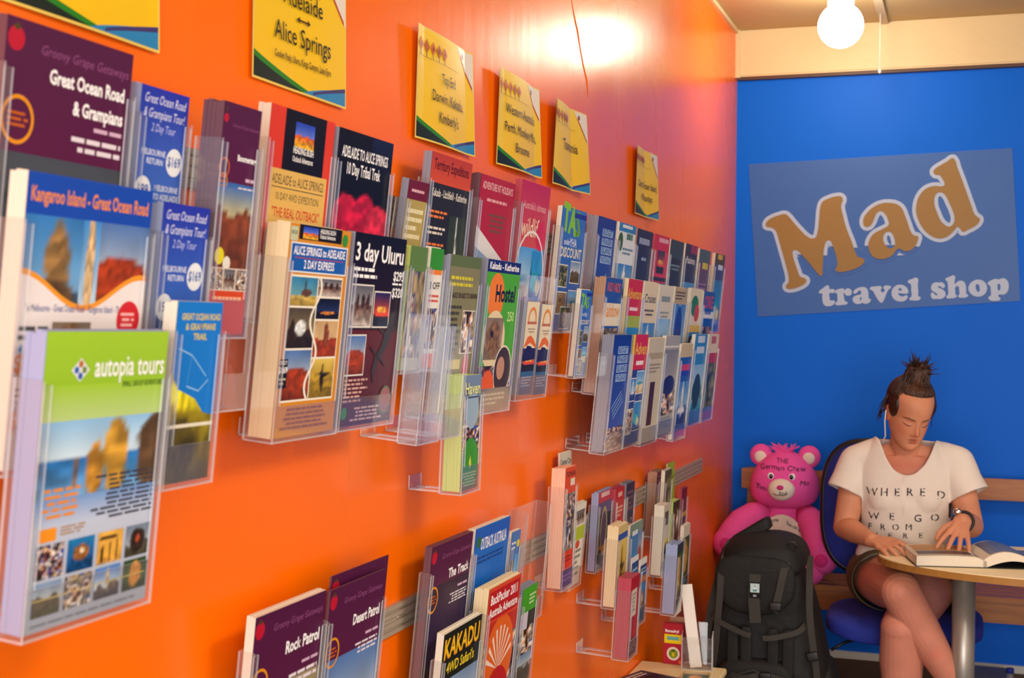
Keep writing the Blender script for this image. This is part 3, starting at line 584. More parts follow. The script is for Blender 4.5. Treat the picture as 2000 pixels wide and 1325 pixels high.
def a_wild(a):
    a.R(0, 0, 1, 1, '#c42a64', '#e8743a'); a.T("Australia's ultimate", .5, .80, .12, '#f0c0c0', fit=.8, bold=0); a.T('wildlife', .45, .60, .3, '#f4e8c8', fit=.7, bold=0); a.PH(.05, .08, .98, .52, 'beach', 2); a.PH(.55, .12, .98, .5, 'reef', 4)
    a.E(.8, .62, .17, '#d8285a'); a.PG([(0, 0), (1, 0), (.9, .1), (.5, .16), (.1, .12)], '#d02a5a'); a.ring(.5, .3, .52, '#f0e8e0', .06)
brochure((1022, 345), (1076, 370), 'A4', 1, a_wild, 'pink to orange brochure with looping wildlife lettering', L1 + 'pink and orange wildlife brochure', .016, 'paperred')
brochure((806, 478), (838, 480), 'DL', 2, a_simple('#c8ccb8', [(0, .8, 1, 1, '#6a8a4a')], (), [(0, .1, 1, .8, 'people', 6)], ()), 'bundle of crumpled map leaflets left of the 3 OFF coupon', L1 + 'crumpled map leaflets', .03, 'papergreen')
brochure((842, 482), (872, 487), 'DL', 2, a_simple('#ece8e0', [(0, .82, 1, 1, '#3f9a2c'), (0, .78, 1, .82, '#f08a1c'), (0, 0, 1, .12, '#f0641c')], [('3 OFF', .5, .66, .3, '#1a1a1a', .8)], [(.1, .16, .9, .5, 'crowd', 3)], [(.1, .54, .9, .62, 2, '#d8402a', 'c')]), 'white coupon leaflet with green top reading 3 OFF', L1 + '3 OFF coupon leaflet', .012, 'paper')
brochure((880, 490), (938, 507), 'A4', 2, a_simple('#8d8a63', [(0, .93, 1, 1, '#6a7a4a'), (.02, .30, .6, .36, '#d8cc8a'), (.6, .0, 1, .22, '#27418a')], [('TO ALICE OR ALICE TO DARWIN', .5, .74, .09, '#4a2a1c', .92)], [(.55, .40, .95, .66, 'people', 3, '#e8e0d0')], [(.05, .80, .8, .88, 2, '#d8d03a'), (.05, .4, .5, .7, 8, '#4a4a3a')], ell=[(.78, .30, .1, '#d8343a', .09)]), 'olive green brochure with maroon heading beside the bright green one', L1 + 'olive green brochure', .016, 'papergrey')
brochure((955, 498), (1018, 518), 'A4', 2, a_hostel, 'bright green brochure with navy Kakadu band and oval photos', L1 + 'bright green Kakadu brochure', .026, 'papergrey')
for i, (tl, tr) in enumerate((((1031, 586), (1055, 590)), ((1059, 591), (1083, 596)))):
    brochure(tl, tr, (.088, .200), 2, a_volcano, ['left of the twin cream leaflets with orange and purple sunset', 'right of the twin cream leaflets with orange and purple sunset'][i], '', .02, 'papergrey', pocket=False); PEND[-1]['twin'] = True
empty_holder((1024, 527), (1088, 545), (.205, .262), 2, 'tall clear holder around the twin sunset leaflets', .03); PEND[-1]['twin'] = True
brochure((902, 728), (942, 735), 'DL', 3, a_haven, 'thick stack of slim green-edged leaflets titled Haven, lowest of its rack', L1 + 'green-edged Haven leaflets', .034, 'papergreen', lean=radians(2))
empty_holder((835, 612), (874, 616), 'DL', 3, 'empty clear holder left of the Haven leaflets')
empty_holder((880, 612), (920, 616), 'DL', 3, 'empty clear holder directly above the Haven leaflets', .02, .9)
# --- fourth rack, top row
def a_tas(a):
    a.R(0, 0, 1, 1, '#3f7fd0', '#2f5fb0'); a.T('TAS', .42, .80, .42, '#8fd02a', fit=.7, bold=.05, slope=-.1); a.T('under', .3, .70, .1, '#e8f0ff'); a.T('YHA', .55, .69, .14, '#e8f0ff'); a.T('DISCOUNT', .5, .60, .16, '#f0ead0', fit=.85, bold=.02); a.R(.5, .93, 1, .97, '#1f3fa8')
    for i, (u, v, k) in enumerate(((.05, .36, 'forest'), (.55, .4, 'gorge'), (.1, .14, 'koala'), (.55, .16, 'beach'), (.3, .02, 'cat'))): a.PH(u, v, u + .38, v + .17, k, i, '#e8e8e0')
def a_fraser(a):
    a.R(0, 0, 1, 1, '#173f9c', '#1f5fc0')
    for i, t in enumerate(('BUDGET', 'FRASER', 'ISLAND', 'PACKAGE')): a.R(.28, .835 - .08 * i, .86, .9 - .08 * i, '#a8c8ea'); a.T(t, .57, .845 - .08 * i, .12, '#1d4aa8', fit=.52, bold=.02)
    for i in range(4): a.PG([(.2 + .05 * i, .36 - .03 * i), (.7 + .04 * i, .50 - .03 * i), (.7 + .04 * i, .515 - .03 * i), (.2 + .05 * i, .375 - .03 * i)], '#8fb8e8')
    a.PH(0, 0, 1, .2, 'crowd', 4)
def row(items):
    for it in items:
        kw = it[7] if len(it) > 7 else {}
        brochure(it[0], it[1], it[2], it[3], it[4], it[5], it[6], **kw)
def blue_t(title, bg, bg2, photo, tc, band=None, v0=.0, v1=.6):
    return a_simple(bg, [band] if band else [], [(title, .5, .80, .2, tc, .8)], [(0, v0, 1, v1, photo, 3)], [(.15, .66, .85, .74, 2, tc, 'c')], bg2)
g4 = ' in the far rack'
row([
 ((1098, 400), (1148, 415), 'A4', 1, a_tas, 'blue brochure with lime green TAS lettering, top row of far rack', L1 + 'large TAS brochure'),
 ((1170, 421), (1205, 428), 'A4', 1, a_fraser, 'navy blue brochure with pale word blocks, top row of far rack', L1 + 'top row navy word block brochure', dict(t=.03, edge='papergrey')),
 ((1211, 434), (1243, 441), 'A4', 1, a_simple('#e4eef4', [(0, .92, 1, 1, '#2f8fd0')], [('~', .5, .94, .1, '#fff', .9), ('~', .66, .82, .2, '#3a7a5a', .5)], [(0, .1, 1, .62, 'boat', 3)], [(.3, .7, .95, .78, 2, '#5a8aa0')], ell=[(.14, .82, .14, '#3f6a2a')]), 'white brochure with sky blue top and boat photo' + g4, L1 + 'white boat photo brochure'),
 ((1246, 446), (1276, 453), 'A4', 1, a_simple('#1f2d58', [], [('~', .5, .82, .2, '#a8b8d8', .7), ('~', .55, .68, .1, '#a8b8d8', .3)], [(0, 0, 1, .45, crowd_fn(['#b08a6a', '#8a6a4a', '#c8a888', '#7a5a42'], 6), 3)]), 'dark navy brochure over wood brown photo' + g4, L1 + 'dark navy and brown brochure', dict(edge='paperbrown')),
 ((1281, 456), (1309, 464), 'A4', 1, a_simple('#d8245c', [(0, .52, 1, .56, '#1f1f4a')], [('~', .6, .90, .14, '#f4c8d8', .7)], [(0, 0, 1, .5, 'boat', 5), (.25, .6, .75, .84, 'sunset', 2)]), 'hot pink topped brochure' + g4, L1 + 'hot pink topped brochure', dict(edge='paperred')),
 ((1311, 466), (1337, 474), 'A4', 1, blue_t('', '#2a4a5a', '#3a5a7a', 'night', '#8aa0b0', None, .0, .8), 'dark teal brochure with night sailing photo' + g4, L1 + 'dark teal night photo brochure'),
 ((1340, 475), (1364, 481), 'A4', 1, a_simple('#2a2f5a', [(.45, .9, 1, 1, '#a02a6a')], [('Passions', .5, .78, .16, '#e8e8f0', .7)], [(0, 0, 1, .56, 'beach', 5)]), 'navy topped brochure with pale beach photo' + g4, L1 + 'navy topped beach brochure'),
 ((1366, 485), (1390, 491), 'A4', 1, a_simple('#6a4a78', [(0, .84, 1, 1, '#4a6a7a')], [('~', .6, .72, .24, '#e8d83a', .7)], [(0, .0, 1, .32, 'crowd', 2)], [(.1, .4, .9, .6, 4, '#a888b8')]), 'purple brochure with yellow lettering near end of far rack', L1 + 'purple and yellow brochure'),
 ((1398, 495), (1417, 498), 'A4', 1, a_simple('#3a4a8a', [(0, .86, 1, 1, '#5a4a3a')], [('~', .5, .89, .2, '#e8c83a', .5), ('~', .6, .76, .2, '#e8f0ff', .5)], [(0, 0, 1, .66, 'reef', 6)]), 'last brochure of far rack top row, blue with brown top', L1 + 'last blue and brown brochure'),
 # middle row
 ((1136, 564), (1158, 568), 'DL', 2, a_tas, 'small blue TAS leaflet left of the far rack middle row', L1 + 'small TAS leaflet'),
 ((1185, 537), (1217, 546), 'A4', 2, a_simple('#2f5fae', [(0, .58, 1, .78, '#f0e8d0'), (0, 0, 1, .22, '#2f9ad8')], [('NOMADS', .5, .88, .2, '#e8702a', .8), ('Rainbow', .5, .66, .3, '#f0a01c', .9), ('~', .4, .08, .2, '#fff', .5)], [(0, .24, 1, .56, 'people', 5)]), 'blue brochure with orange Rainbow lettering in the far rack middle row', L1 + 'orange Rainbow lettering brochure', dict(edge='paperbrown', t=.03)),
 ((1229, 543), (1257, 548), 'A4', 2, a_simple('#3a5a9a', [(0, .66, 1, 1, '#d8283a'), (0, .55, 1, .66, '#b0c03a')], [('Adventure', .5, .82, .24, '#f4c81c', .95), ('~', .5, .69, .12, '#fff', .8)], [(0, 0, 1, .55, 'reef', 8)], ell=[(.5, .25, .48, '#1f6fc8', .22)]), 'red topped brochure with yellow lettering and blue dome, far rack middle row', L1 + 'red topped blue dome brochure', dict(edge='papercream')),
 ((1260, 549), (1287, 553), 'A4', 2, blue_t('Cruises', '#ece0c0', '#e0d4b4', 'boat', '#3a3a3a'), 'cream topped brochure reading Cruises over sailing boats', L1 + 'cream Cruises brochure'),
 ((1290, 555), (1316, 561), 'A4', 2, blue_t('~', '#e6e2d0', '#dcd8c4', 'island', '#8aa0a0', None, 0, .66), 'pale brochure with green island photo in the far rack', L1 + 'green island brochure'),
 ((1320, 560), (1343, 563), 'A4', 2, a_simple('#c8b48a', [], [], [(0, 0, 1, .82, 'boat', 9)], [(.1, .86, .9, .96, 3, '#5a4a3a')], ell=[(.5, .5, .3, '#2a4aa8', .3)]), 'brochure with dark blue sail shapes in the far rack', L1 + 'dark blue sails brochure'),
 ((1350, 561), (1375, 566), 'A4', 2, a_simple('#ece4c8', [(0, .5, 1, .58, '#e8c81c')], [], [(0, 0, 1, .5, 'reef', 4)], (), ell=[(.4, .8, .3, '#2f8a3a', .12), (.6, .72, .2, '#d8502a', .1), (.3, .36, .2, '#14283a', .1), (.4, .38, .08, '#f0f0f0', .04)]), 'cream brochure with parrot coloured splash in the far rack', L1 + 'parrot coloured brochure'),
 ((1375, 568), (1398, 571), 'A4', 2, a_simple('#1f63b8', [(0, .68, 1, .76, '#f0f0f0')], [('ORE', .5, .80, .3, '#e0482c', .8), ('~', .5, .70, .14, '#1f63b8', .7)], [(0, 0, 1, .58, 'people', 8)]), 'blue brochure with red lettering at end of far rack middle row', L1 + 'blue and red lettering brochure'),
 # bottom row
 ((1201, 650), (1235, 654), 'A4', 3, a_fraser, 'navy blue brochure with pale word blocks, bottom row of far rack', L1 + 'bottom row navy word block brochure', dict(t=.03, edge='papergrey')),
 ((1237, 652), (1267, 654), 'A4', 3, a_simple('#28509a', [(0, .68, 1, 1, '#d82848'), (0, .62, .16, 1, '#f0d02a')], [('Adven', .58, .82, .26, '#f4c83a', .75), ('~', .58, .70, .14, '#fff', .6)], [(.1, .4, .5, .6, 'boat', 2, '#fff'), (.5, .46, .95, .66, 'beach', 3, '#fff'), (.05, .1, .45, .32, 'people', 4, '#fff'), (.5, .12, .95, .38, 'reef', 5, '#fff')]), 'red topped brochure with tilted snapshots, bottom row of far rack', L1 + 'tilted snapshots brochure', dict(edge='papergrey')),
 ((1270, 659), (1299, 661), 'A4', 3, a_simple('#d4ccb4', [(.3, .16, .62, .58, '#4a1408'), (.05, .8, .95, .86, '#b8ac8c')], [], [], [(.1, .66, .9, .76, 3, '#9a9078')]), 'pale beige brochure with dark brown block, bottom row', L1 + 'pale beige brochure', dict(edge='papercream')),
 ((1302, 655), (1329, 656), 'A4', 3, a_simple('#b4b4b0', [(0, .88, 1, .9, '#e8e8e0'), (0, .6, 1, .86, '#8f9298', '#a8a8a8')], [], [(0, .2, 1, .44, 'people', 3)], [(.1, .06, .9, .18, 4, '#8a9aa8')], ell=[(.5, .5, .42, '#1c2a6a', .1)]), 'grey brochure with dark blue cap shape, bottom row', L1 + 'grey brochure with blue cap shape'),
 ((1332, 670), (1354, 673), 'A4', 3, a_simple('#2a6ac0', [(0, .86, 1, 1, '#d8c89a'), (0, .66, 1, .78, '#2a4ac0')], [('~', .5, .68, .24, '#e84a6a', .9)], [(0, .12, 1, .6, 'boat', 8)]), 'blue brochure with cream band and pink lettering, bottom row', L1 + 'cream banded blue brochure'),
 ((1359, 651), (1383, 654), 'A4', 3, a_simple('#3f9ad8', [], [('~', .5, .86, .24, '#e8f4ff', .8), ('~', .5, .74, .24, '#e8f4ff', .7)], [(0, 0, 1, .66, 'island', 3)], (), ell=[(.5, .36, .3, '#2a4a5a', .2)]), 'sky blue brochure with white lettering, bottom row', L1 + 'sky blue brochure'),
 ((1386, 651), (1405, 654), 'A4', 3, a_simple('#c83a3a', [(0, .78, 1, 1, '#e8dcc0')], [('~', .5, .84, .3, '#c83a3a', .7)], [(0, .1, 1, .66, 'forest', 3)]), 'cream and red brochure at end of bottom row', L1 + 'cream and red end brochure'),
])
# --- lower holders hung on the rail
brochure((500, 1207), (638, 1150), 'A4', 1, grape('Rock Patrol', '', scene_fn('#a89a7a', '#8a8062', '#7a6f55', '#6a5f48', .6, .1), 2, True, True, .62), 'purple topped Rock Patrol brochure with olive lower half, bottom left', L1 + 'Rock Patrol brochure', .014, 'paper')
brochure((649, 1126), (759, 1084), 'A4', 1, grape('Desert Patrol', '', 'redrock', 2, False, False), 'purple brochure poking up behind the Desert Patrol one', '', .004, 'paperpurple', pocket=False, extra=-.012)
brochure((646, 1153), (753, 1112), 'A4', 1, grape('Desert Patrol', '', 'redrock', 3, True, True, .62), 'purple topped Desert Patrol brochure with red rock photo', L1 + 'Desert Patrol brochure', .006, 'paperpurple')
brochure((845, 1066), (925, 1040), 'A4', 1, grape('The Track', '', 'purplenight', 4, True, True, .74), 'dark purple brochure titled The Track', L1 + 'dark purple The Track brochure', .014, 'paperpurple')
brochure((926, 1029), (1000, 1010), 'A4', 1, a_simple('#1f78d0', [(0, .86, 1, .99, '#1f6ac8')], [('OUTBACK AUSTRALIA', .55, .84, .16, '#ffffff', .74)], [(.05, .0, .75, .56, scene_fn('#1f78d0', '#1f78d0', '#5a4630', '#2a2018', .3, .1, [(.5, .6, .4, .35, '#a8441c'), (.5, .3, .4, .3, '#4a3a20')]), 3)], [(.1, .74, .9, .8, 2, '#16509a')], ell=[(.12, .9, .06, '#3a7a4a', .04)]), 'bright blue brochure with red rock cut-out in the low rack', L1 + 'bright blue rock cut-out brochure', .016, 'paper')
brochure((1002, 1037), (1021, 1033), 'DL', 1, a_simple('#5a86c8', [], [], [(.05, .1, .5, .7, 'people', 3), (.52, .2, .95, .75, 'beach', 3)], [(.1, .8, .6, .9, 2, '#e8e8f0')], ell=[(.8, .86, .14, '#e8dc2a')]), 'small blue leaflet with yellow dot right of the bright blue brochure', L1 + 'small blue yellow dot leaflet', .01, 'paper')
empty_holder((1016, 1001), (1080, 979), (.20, .26), 1, 'empty clear holder left of the orange-edged stack', .03)
def a_kaksaf(a):
    a.R(0, 0, 1, 1, '#16241f', '#2a2f2a'); a.PH(0, 0, 1, .72, 'gorge', 5); a.PG([(.3, .1), (.75, .1), (.62, .62), (.4, .66)], '#d8d8d0'); a.R(0, .7, 1, 1, '#14231f'); a.T('KAKADU', .5, .84, .26, '#f0a01c', fit=.94, bold=.03); a.T('KAKADU', .5, .845, .26, '#f4d02a', fit=.92, bold=.005); a.T("4WD Safari's", .5, .74, .14, '#f0d83a', fit=.72, bold=.02)
brochure((868, 1238), (942, 1199), 'A4', 2, a_kaksaf, 'dark brochure with yellow Kakadu lettering in the low rack', L1 + 'dark Kakadu lettering brochure', .014, 'paper')
def a_backp(a):
    a.R(0, 0, 1, 1, '#c83a28'); a.PH(0, .0, 1, .62, 'crowd', 3); a.E(.5, .48, .45, '#e8722a'); 
    for i in range(9): t = radians(20 + 17 * i); a.PG([(.5, .4), (.5 + .42 * cos(t), .4 + .30 * sin(t)), (.5 + .42 * cos(t + .12), .4 + .30 * sin(t + .12))], '#f4e0d0')
    a.E(.5, .16, .4, '#c8202c'); a.T('BackPacker', .5, .20, .17, '#fff', fit=.7, bold=.02); a.T('2011', .5, .10, .17, '#fff', fit=.34, bold=.02)
    a.R(0, .76, 1, 1, '#e0542a'); a.R(.03, .775, .97, .975, '#c41f2a'); a.T('BackPacker 2011', .5, .885, .14, '#fff', fit=.86, bold=.02); a.T('Australia Adventure', .5, .80, .13, '#fff', fit=.88, bold=.02)
brochure((956, 1147), (1018, 1120), 'A4', 2, a_backp, 'red BackPacker brochure with orange fan of lines', L1 + 'red BackPacker brochure', .03, 'papercream')
brochure((1022, 1150), (1051, 1136), 'DL', 2, a_simple('#3a3f3a', [(0, .74, 1, 1, '#4fae2c'), (0, .56, .5, .74, '#d8d0e0')], (), [(0, .3, 1, .58, 'people', 3), (0, 0, 1, .3, 'gorge', 6)], [(.5, .8, .95, .92, 3, '#d8f0c0')]), 'slim green topped leaflet right of the red BackPacker brochure', L1 + 'slim green topped leaflet', .02, 'papergrey')
brochure((1091, 886), (1119, 882), 'DL', 0, a_simple('#d8d4c4', [], [('Central City', .5, .86, .2, '#3a3a3a', .9)], [(.1, .0, .9, .4, 'forest', 2)], [(.1, .5, .9, .8, 4, '#8a8a7a')]), 'grey white leaflet standing tallest behind the orange-edged stack', '', .005, 'paper', pocket=False, lean=0)
def a_tasm(a):
    a.R(0, 0, 1, 1, '#5a4a52'); a.R(0, .78, 1, 1, '#e0501c'); a.T('TASMANIA', .5, .92, .2, '#2a1a14', fit=.86, bold=.02); a.R(.5, .84, .9, .9, '#e8e0d0'); a.PH(0, .3, 1, .78, 'people', 5); a.PH(.1, .5, .9, .76, 'crowd', 2); a.R(0, .14, 1, .3, '#e0401c'); a.L(.1, .2, .9, .26, 2, '#8a1a14'); a.R(0, 0, 1, .14, '#6f2f9a'); a.L(.1, .04, .9, .11, 2, '#b088d0')
brochure((1105, 913), (1126, 909), (.105, .285), 2, a_tasm, 'thick orange-edged leaflet stack with purple foot', L1 + 'orange-edged leaflet stack', .034, 'paperorange', lean=radians(2))
brochure((1124, 983), (1147, 982), 'DL', 1, a_simple('#ece8da', [(0, .55, 1, .72, '#b8cc1c')], (), [(.1, .74, .9, .92, 'camels', 3)], [(.1, .1, .9, .45, 5, '#8a8a80')], ell=[(.5, .5, .2, '#d8502a', .05)]), 'white leaflet with lime band right of the orange-edged stack', L1 + 'white lime banded leaflet', .012, 'paper')
mag = dict(lean=radians(3))
brochure((1170, 960), (1196, 955), 'A5', 1, a_simple('#6a5a86', [(0, .86, 1, 1, '#c84a5a')], [('~', .5, .89, .2, '#f0d0d0', .7)], [(0, .1, 1, .7, 'night', 6)], (), ell=[(.5, .5, .25, '#b0a878', .3), (.5, .5, .18, '#5a4a70', .24), (.7, .22, .3, '#c8902a', .08)]), 'lilac-edged magazine with gold oval in low far rack', L1 + 'lilac-edged magazine', .02, 'paperblue', **mag)
brochure((1203, 955), (1221, 949), 'DL', 1, a_simple('#c8242c', [(.2, .1, .6, .5, '#e8b42a')], [('~', .5, .84, .3, '#f0c8c0', .7)], [], [(.1, .6, .9, .76, 3, '#f0c0b0')]), 'red booklet with yellow block beside the lilac-edged magazine', L1 + 'red and yellow booklet', .02, 'paperred', **mag)
brochure((1223, 943), (1241, 941), 'DL', 1, a_simple('#2a2f52', [], [], [(0, .1, 1, .5, 'crowd', 5)], [(.1, .6, .9, .9, 4, '#8a5a6a')]), 'navy booklet right of the red and yellow booklet', L1 + 'navy booklet', .02, 'papergrey', **mag)
brochure((1209, 1022), (1227, 1026), 'DL', 3, a_simple('#d8c48a', [(0, .82, 1, .9, '#2f5fae')], [], [(0, .0, 1, .8, 'grass', 4)]), 'cream paged booklet stack with wheat coloured cover', L1 + 'cream paged booklet stack', .03, 'papercream', **mag)
brochure((1229, 1024), (1258, 1017), 'A5', 2, a_simple('#3f86c0', [(0, .86, 1, 1, '#7f9a8a')], [('~', .4, .80, .2, '#e8f4ff', .5)], [(0, 0, .7, .6, 'reef', 3), (.7, .2, 1, .9, 'redrock', 3)]), 'blue booklet with orange side strip in low far rack', L1 + 'blue orange strip booklet', .012, 'paper', **mag)
brochure((1234, 1090), (1249, 1083), (.075, .15), 3, a_simple('#2a5a9a', [(0, .9, 1, 1, '#e8e8e8')], (), [(0, 0, 1, .5, 'beach', 3)], [(.1, .6, .9, .8, 2, '#a8c8e8')]), 'left of the two small blue cards above the red leaflet stack', '', .004, 'paper', pocket=False, **mag)
brochure((1251, 1093), (1265, 1087), (.075, .18), 3, a_simple('#2a4a8a', [(0, .9, 1, 1, '#e8e8e8'), (0, .62, 1, .72, '#c8702a')], (), [(0, 0, 1, .6, 'diver', 3)], [(.1, .75, .9, .86, 2, '#a8c8e8')]), 'right of the two small blue cards above the red leaflet stack', L1 + 'right small blue card', .006, 'paper', **mag)
brochure((1234, 1130), (1250, 1118), 'DL', 4, a_simple('#b81f3c', [(.1, .5, .75, .84, '#d8cfc0'), (0, 0, 1, .22, '#7a3a4a')], (), (), [(.15, .55, .7, .8, 5, '#a88a80'), (.1, .05, .9, .18, 3, '#c8a0a8')]), 'thick crimson leaflet stack lowest in the low far rack', L1 + 'thick crimson leaflet stack', .036, 'paperred', **mag)
brochure((1284, 921), (1297, 918), 'DL', 1, a_simple('#8a5a62', [], (), [(.1, .1, .9, .8, 'people', 3)], [(.1, .84, .9, .95, 2, '#e0c0b0')]), 'brown-edged leaflet stack left of the lime card', L1 + 'brown-edged leaflet stack', .03, 'paperbrown', **mag)
brochure((1298, 904), (1325, 902), (.12, .21), 0, a_simple('#a4c81f', [(0, 0, 1, .4, '#1f2a1c')], (), (), [(.1, .6, .9, .8, 2, '#7a9a1a')], ell=[(.5, .3, .16, '#e8f0f0', .12)]), 'lime green card standing tallest in the last low rack', '', .006, 'papergreen', pocket=False, lean=0)
brochure((1299, 919), (1313, 916), 'DL', 2, a_simple('#4a5a32', [], (), [(0, 0, 1, .9, 'forest', 3)]), 'dark green leaflet in front of the lime card', L1 + 'dark green leaflet', .012, 'paper', **mag)
brochure((1298, 986), (1309, 983), 'DL', 3, a_simple('#cfc9b8', [(.2, .7, .8, .9, '#5a5a4a')], (), [(0, .05, 1, .5, 'grass', 3)]), 'white-edged leaflet stack in the last low rack', L1 + 'white-edged leaflet stack', .03, 'paper', **mag)
brochure((1313, 980), (1330, 976), 'DL', 2, a_simple('#3a4a2e', [(0, .88, 1, 1, '#1f3a1c')], (), [(0, 0, 1, .85, 'people', 3)]), 'green capped leaflet in the last low rack', L1 + 'green capped leaflet', .02, 'papergreen', **mag)
brochure((1331, 957), (1343, 950), (.1, .2), 1, a_simple('#7a1f3c', [(0, .5, 1, .58, '#c8a82a')], (), [(0, 0, 1, .5, 'sunset', 3)]), 'maroon card with gold band in the last low rack', L1 + 'maroon gold band card', .01, 'paperred', **mag)
brochure((1324, 1064), (1335, 1056), 'DL', 4, a_simple('#3a4258', [(0, 0, 1, .16, '#23263a')], (), [(.1, .2, .9, .9, 'cat', 3)]), 'thick slate blue leaflet stack with low clear shelf, last low rack', L1 + 'thick slate blue leaflet stack', .036, 'paperblue', **mag)
brochure((1335, 1028), (1350, 1022), 'DL', 3, a_simple('#dcd8c8', [(0, .0, 1, .2, '#2a2f2a')], (), [(0, .2, 1, .82, 'cat', 6)], (), ell=[(.5, .12, .3, '#7fb0d0', .06)]), 'white topped green leaflet rightmost in the last low rack', L1 + 'white topped green leaflet', .012, 'paper', **mag)
build_displays()
# ------------------------------------------------------------------ wall sign on the blue wall
M['signblue'] = mat('sign_pale_blue', '#2a62b2', .5, noise=.04)
M['gold'] = mat('sign_gold', '#93702f', .5, noise=.06)
M['signwhite'] = mat('sign_white', '#aec2de', .5, noise=.03)
def spline_mesh(name, loops, yplane, off, ext, m, org, sc):
    """filled letter from traced outline points (photo pixels on the wall plane)"""
    cu = bpy.data.curves.new(name, 'CURVE'); cu.dimensions = '2D'; cu.fill_mode = 'BOTH'; cu.resolution_u = 3; cu.extrude = ext; cu.offset = off
    for lp in loops:
        sp = cu.splines.new('BEZIER'); sp.bezier_points.add(len(lp) - 1); sp.use_cyclic_u = True
        for bp, (x, y) in zip(sp.bezier_points, lp):
            p = on_depth(org[0] + x / sc, org[1] + y / sc, yplane); bp.co = (p[0], p[2], 0); bp.handle_left_type = bp.handle_right_type = 'AUTO'
    o = bpy.data.objects.new('tmp', cu); COL.objects.link(o)
    me = bpy.data.meshes.new_from_object(o.evaluated_get(bpy.context.evaluated_depsgraph_get())); bpy.data.objects.remove(o); bpy.data.curves.remove(cu)
    me.name = name; me.materials.clear(); me.materials.append(M[m]); return me
SY = BY - .003
sign = thing('wall_sign', 'pale blue Mad travel shop sign with gold lettering tilted on the blue wall', 'sign', (0, SY, 0))
q = [on_depth(x, y, SY) for x, y in ((1462, 321), (1977, 289), (1993, 588), (1480, 619))]
bm = bmesh.new(); vf = [bm.verts.new((p[0], 0, p[2])) for p in q]; vb = [bm.verts.new((p[0], .003, p[2])) for p in q]
bm.faces.new(vf[::-1]); bm.faces.new(vb)
for i in range(4): bm.faces.new((vf[i], vf[(i + 1) % 4], vb[(i + 1) % 4], vb[i]))
bmesh.ops.recalc_face_normals(bm, faces=bm.faces)
link('panel', mesh_from(bm, 'panel', ['signblue']), None, sign)
LM = [(90, 460), (110, 415), (160, 380), (240, 350), (310, 337), (345, 360), (400, 425), (480, 515), (560, 590), (610, 612), (650, 600), (670, 555), (690, 400), (705, 260), (730, 200), (790, 165), (880, 138), (940, 140), (960, 170), (940, 240), (960, 350), (1000, 500), (1060, 650), (1100, 770), (1130, 820), (1190, 840), (1200, 870), (1170, 910), (1100, 950), (1000, 980), (910, 988), (875, 965), (895, 920), (895, 860), (875, 780), (840, 680), (810, 635), (780, 640), (755, 690), (740, 800), (730, 950), (712, 1035), (680, 1010), (600, 910), (500, 800), (440, 745), (400, 750), (395, 790), (415, 870), (450, 970), (480, 1040), (530, 1060), (550, 1085), (530, 1120), (470, 1155), (380, 1180), (330, 1175), (318, 1145), (345, 1110), (350, 1060), (320, 920), (270, 740), (230, 600), (200, 520), (160, 490), (100, 478)]
LA = [(143, 800), (150, 750), (190, 690), (260, 630), (340, 595), (430, 588), (510, 605), (560, 645), (590, 710), (630, 820), (665, 910), (695, 940), (735, 950), (730, 1000), (700, 1060), (650, 1100), (600, 1110), (560, 1095), (525, 1080), (500, 1100), (460, 1150), (400, 1185), (330, 1195), (260, 1175), (215, 1120), (198, 1050), (215, 980), (260, 920), (330, 880), (390, 850), (418, 825), (410, 770), (380, 710), (340, 680), (300, 690), (270, 740), (240, 810), (205, 845), (165, 845)]
LAh = [(360, 970), (375, 920), (415, 900), (455, 920), (480, 980), (485, 1040), (460, 1075), (425, 1078), (385, 1045), (365, 1005)]
LD = [(900, 250), (920, 220), (980, 180), (1050, 140), (1105, 105), (1125, 115), (1160, 210), (1210, 340), (1260, 480), (1310, 620), (1345, 710), (1375, 740), (1400, 760), (1390, 800), (1340, 845), (1270, 880), (1215, 902), (1190, 870), (1160, 850), (1130, 880), (1080, 930), (1020, 965), (950, 972), (880, 945), (800, 880), (745, 790), (715, 700), (715, 620), (740, 530), (790, 460), (850, 420), (920, 405), (990, 410), (1015, 400), (1020, 380), (990, 320), (965, 290), (920, 285)]
LDh = [(910, 560), (920, 510), (950, 480), (990, 478), (1030, 510), (1070, 590), (1110, 680), (1128, 760), (1110, 820), (1070, 845), (1030, 830), (980, 780), (940, 690), (915, 620)]
for loops, org, sc in (([LM], (1480, 360), 5.7625), ([LA, LAh], (1660, 290), 5.521), ([LD, LDh], (1660, 290), 5.521)):
    L = link('letter', spline_mesh('letter', loops, SY, 0, .0012, 'gold', org, sc), None, sign, (0, -.0034, 0), (pi / 2, 0, 0)); L['label'] = 'gold letter'
    o = link('letter_outline', spline_mesh('letter_outline', loops, SY, .0152, .0012, 'signwhite', org, sc), None, L, (0, 0, -.0022)); o['label'] = 'white letter outline'
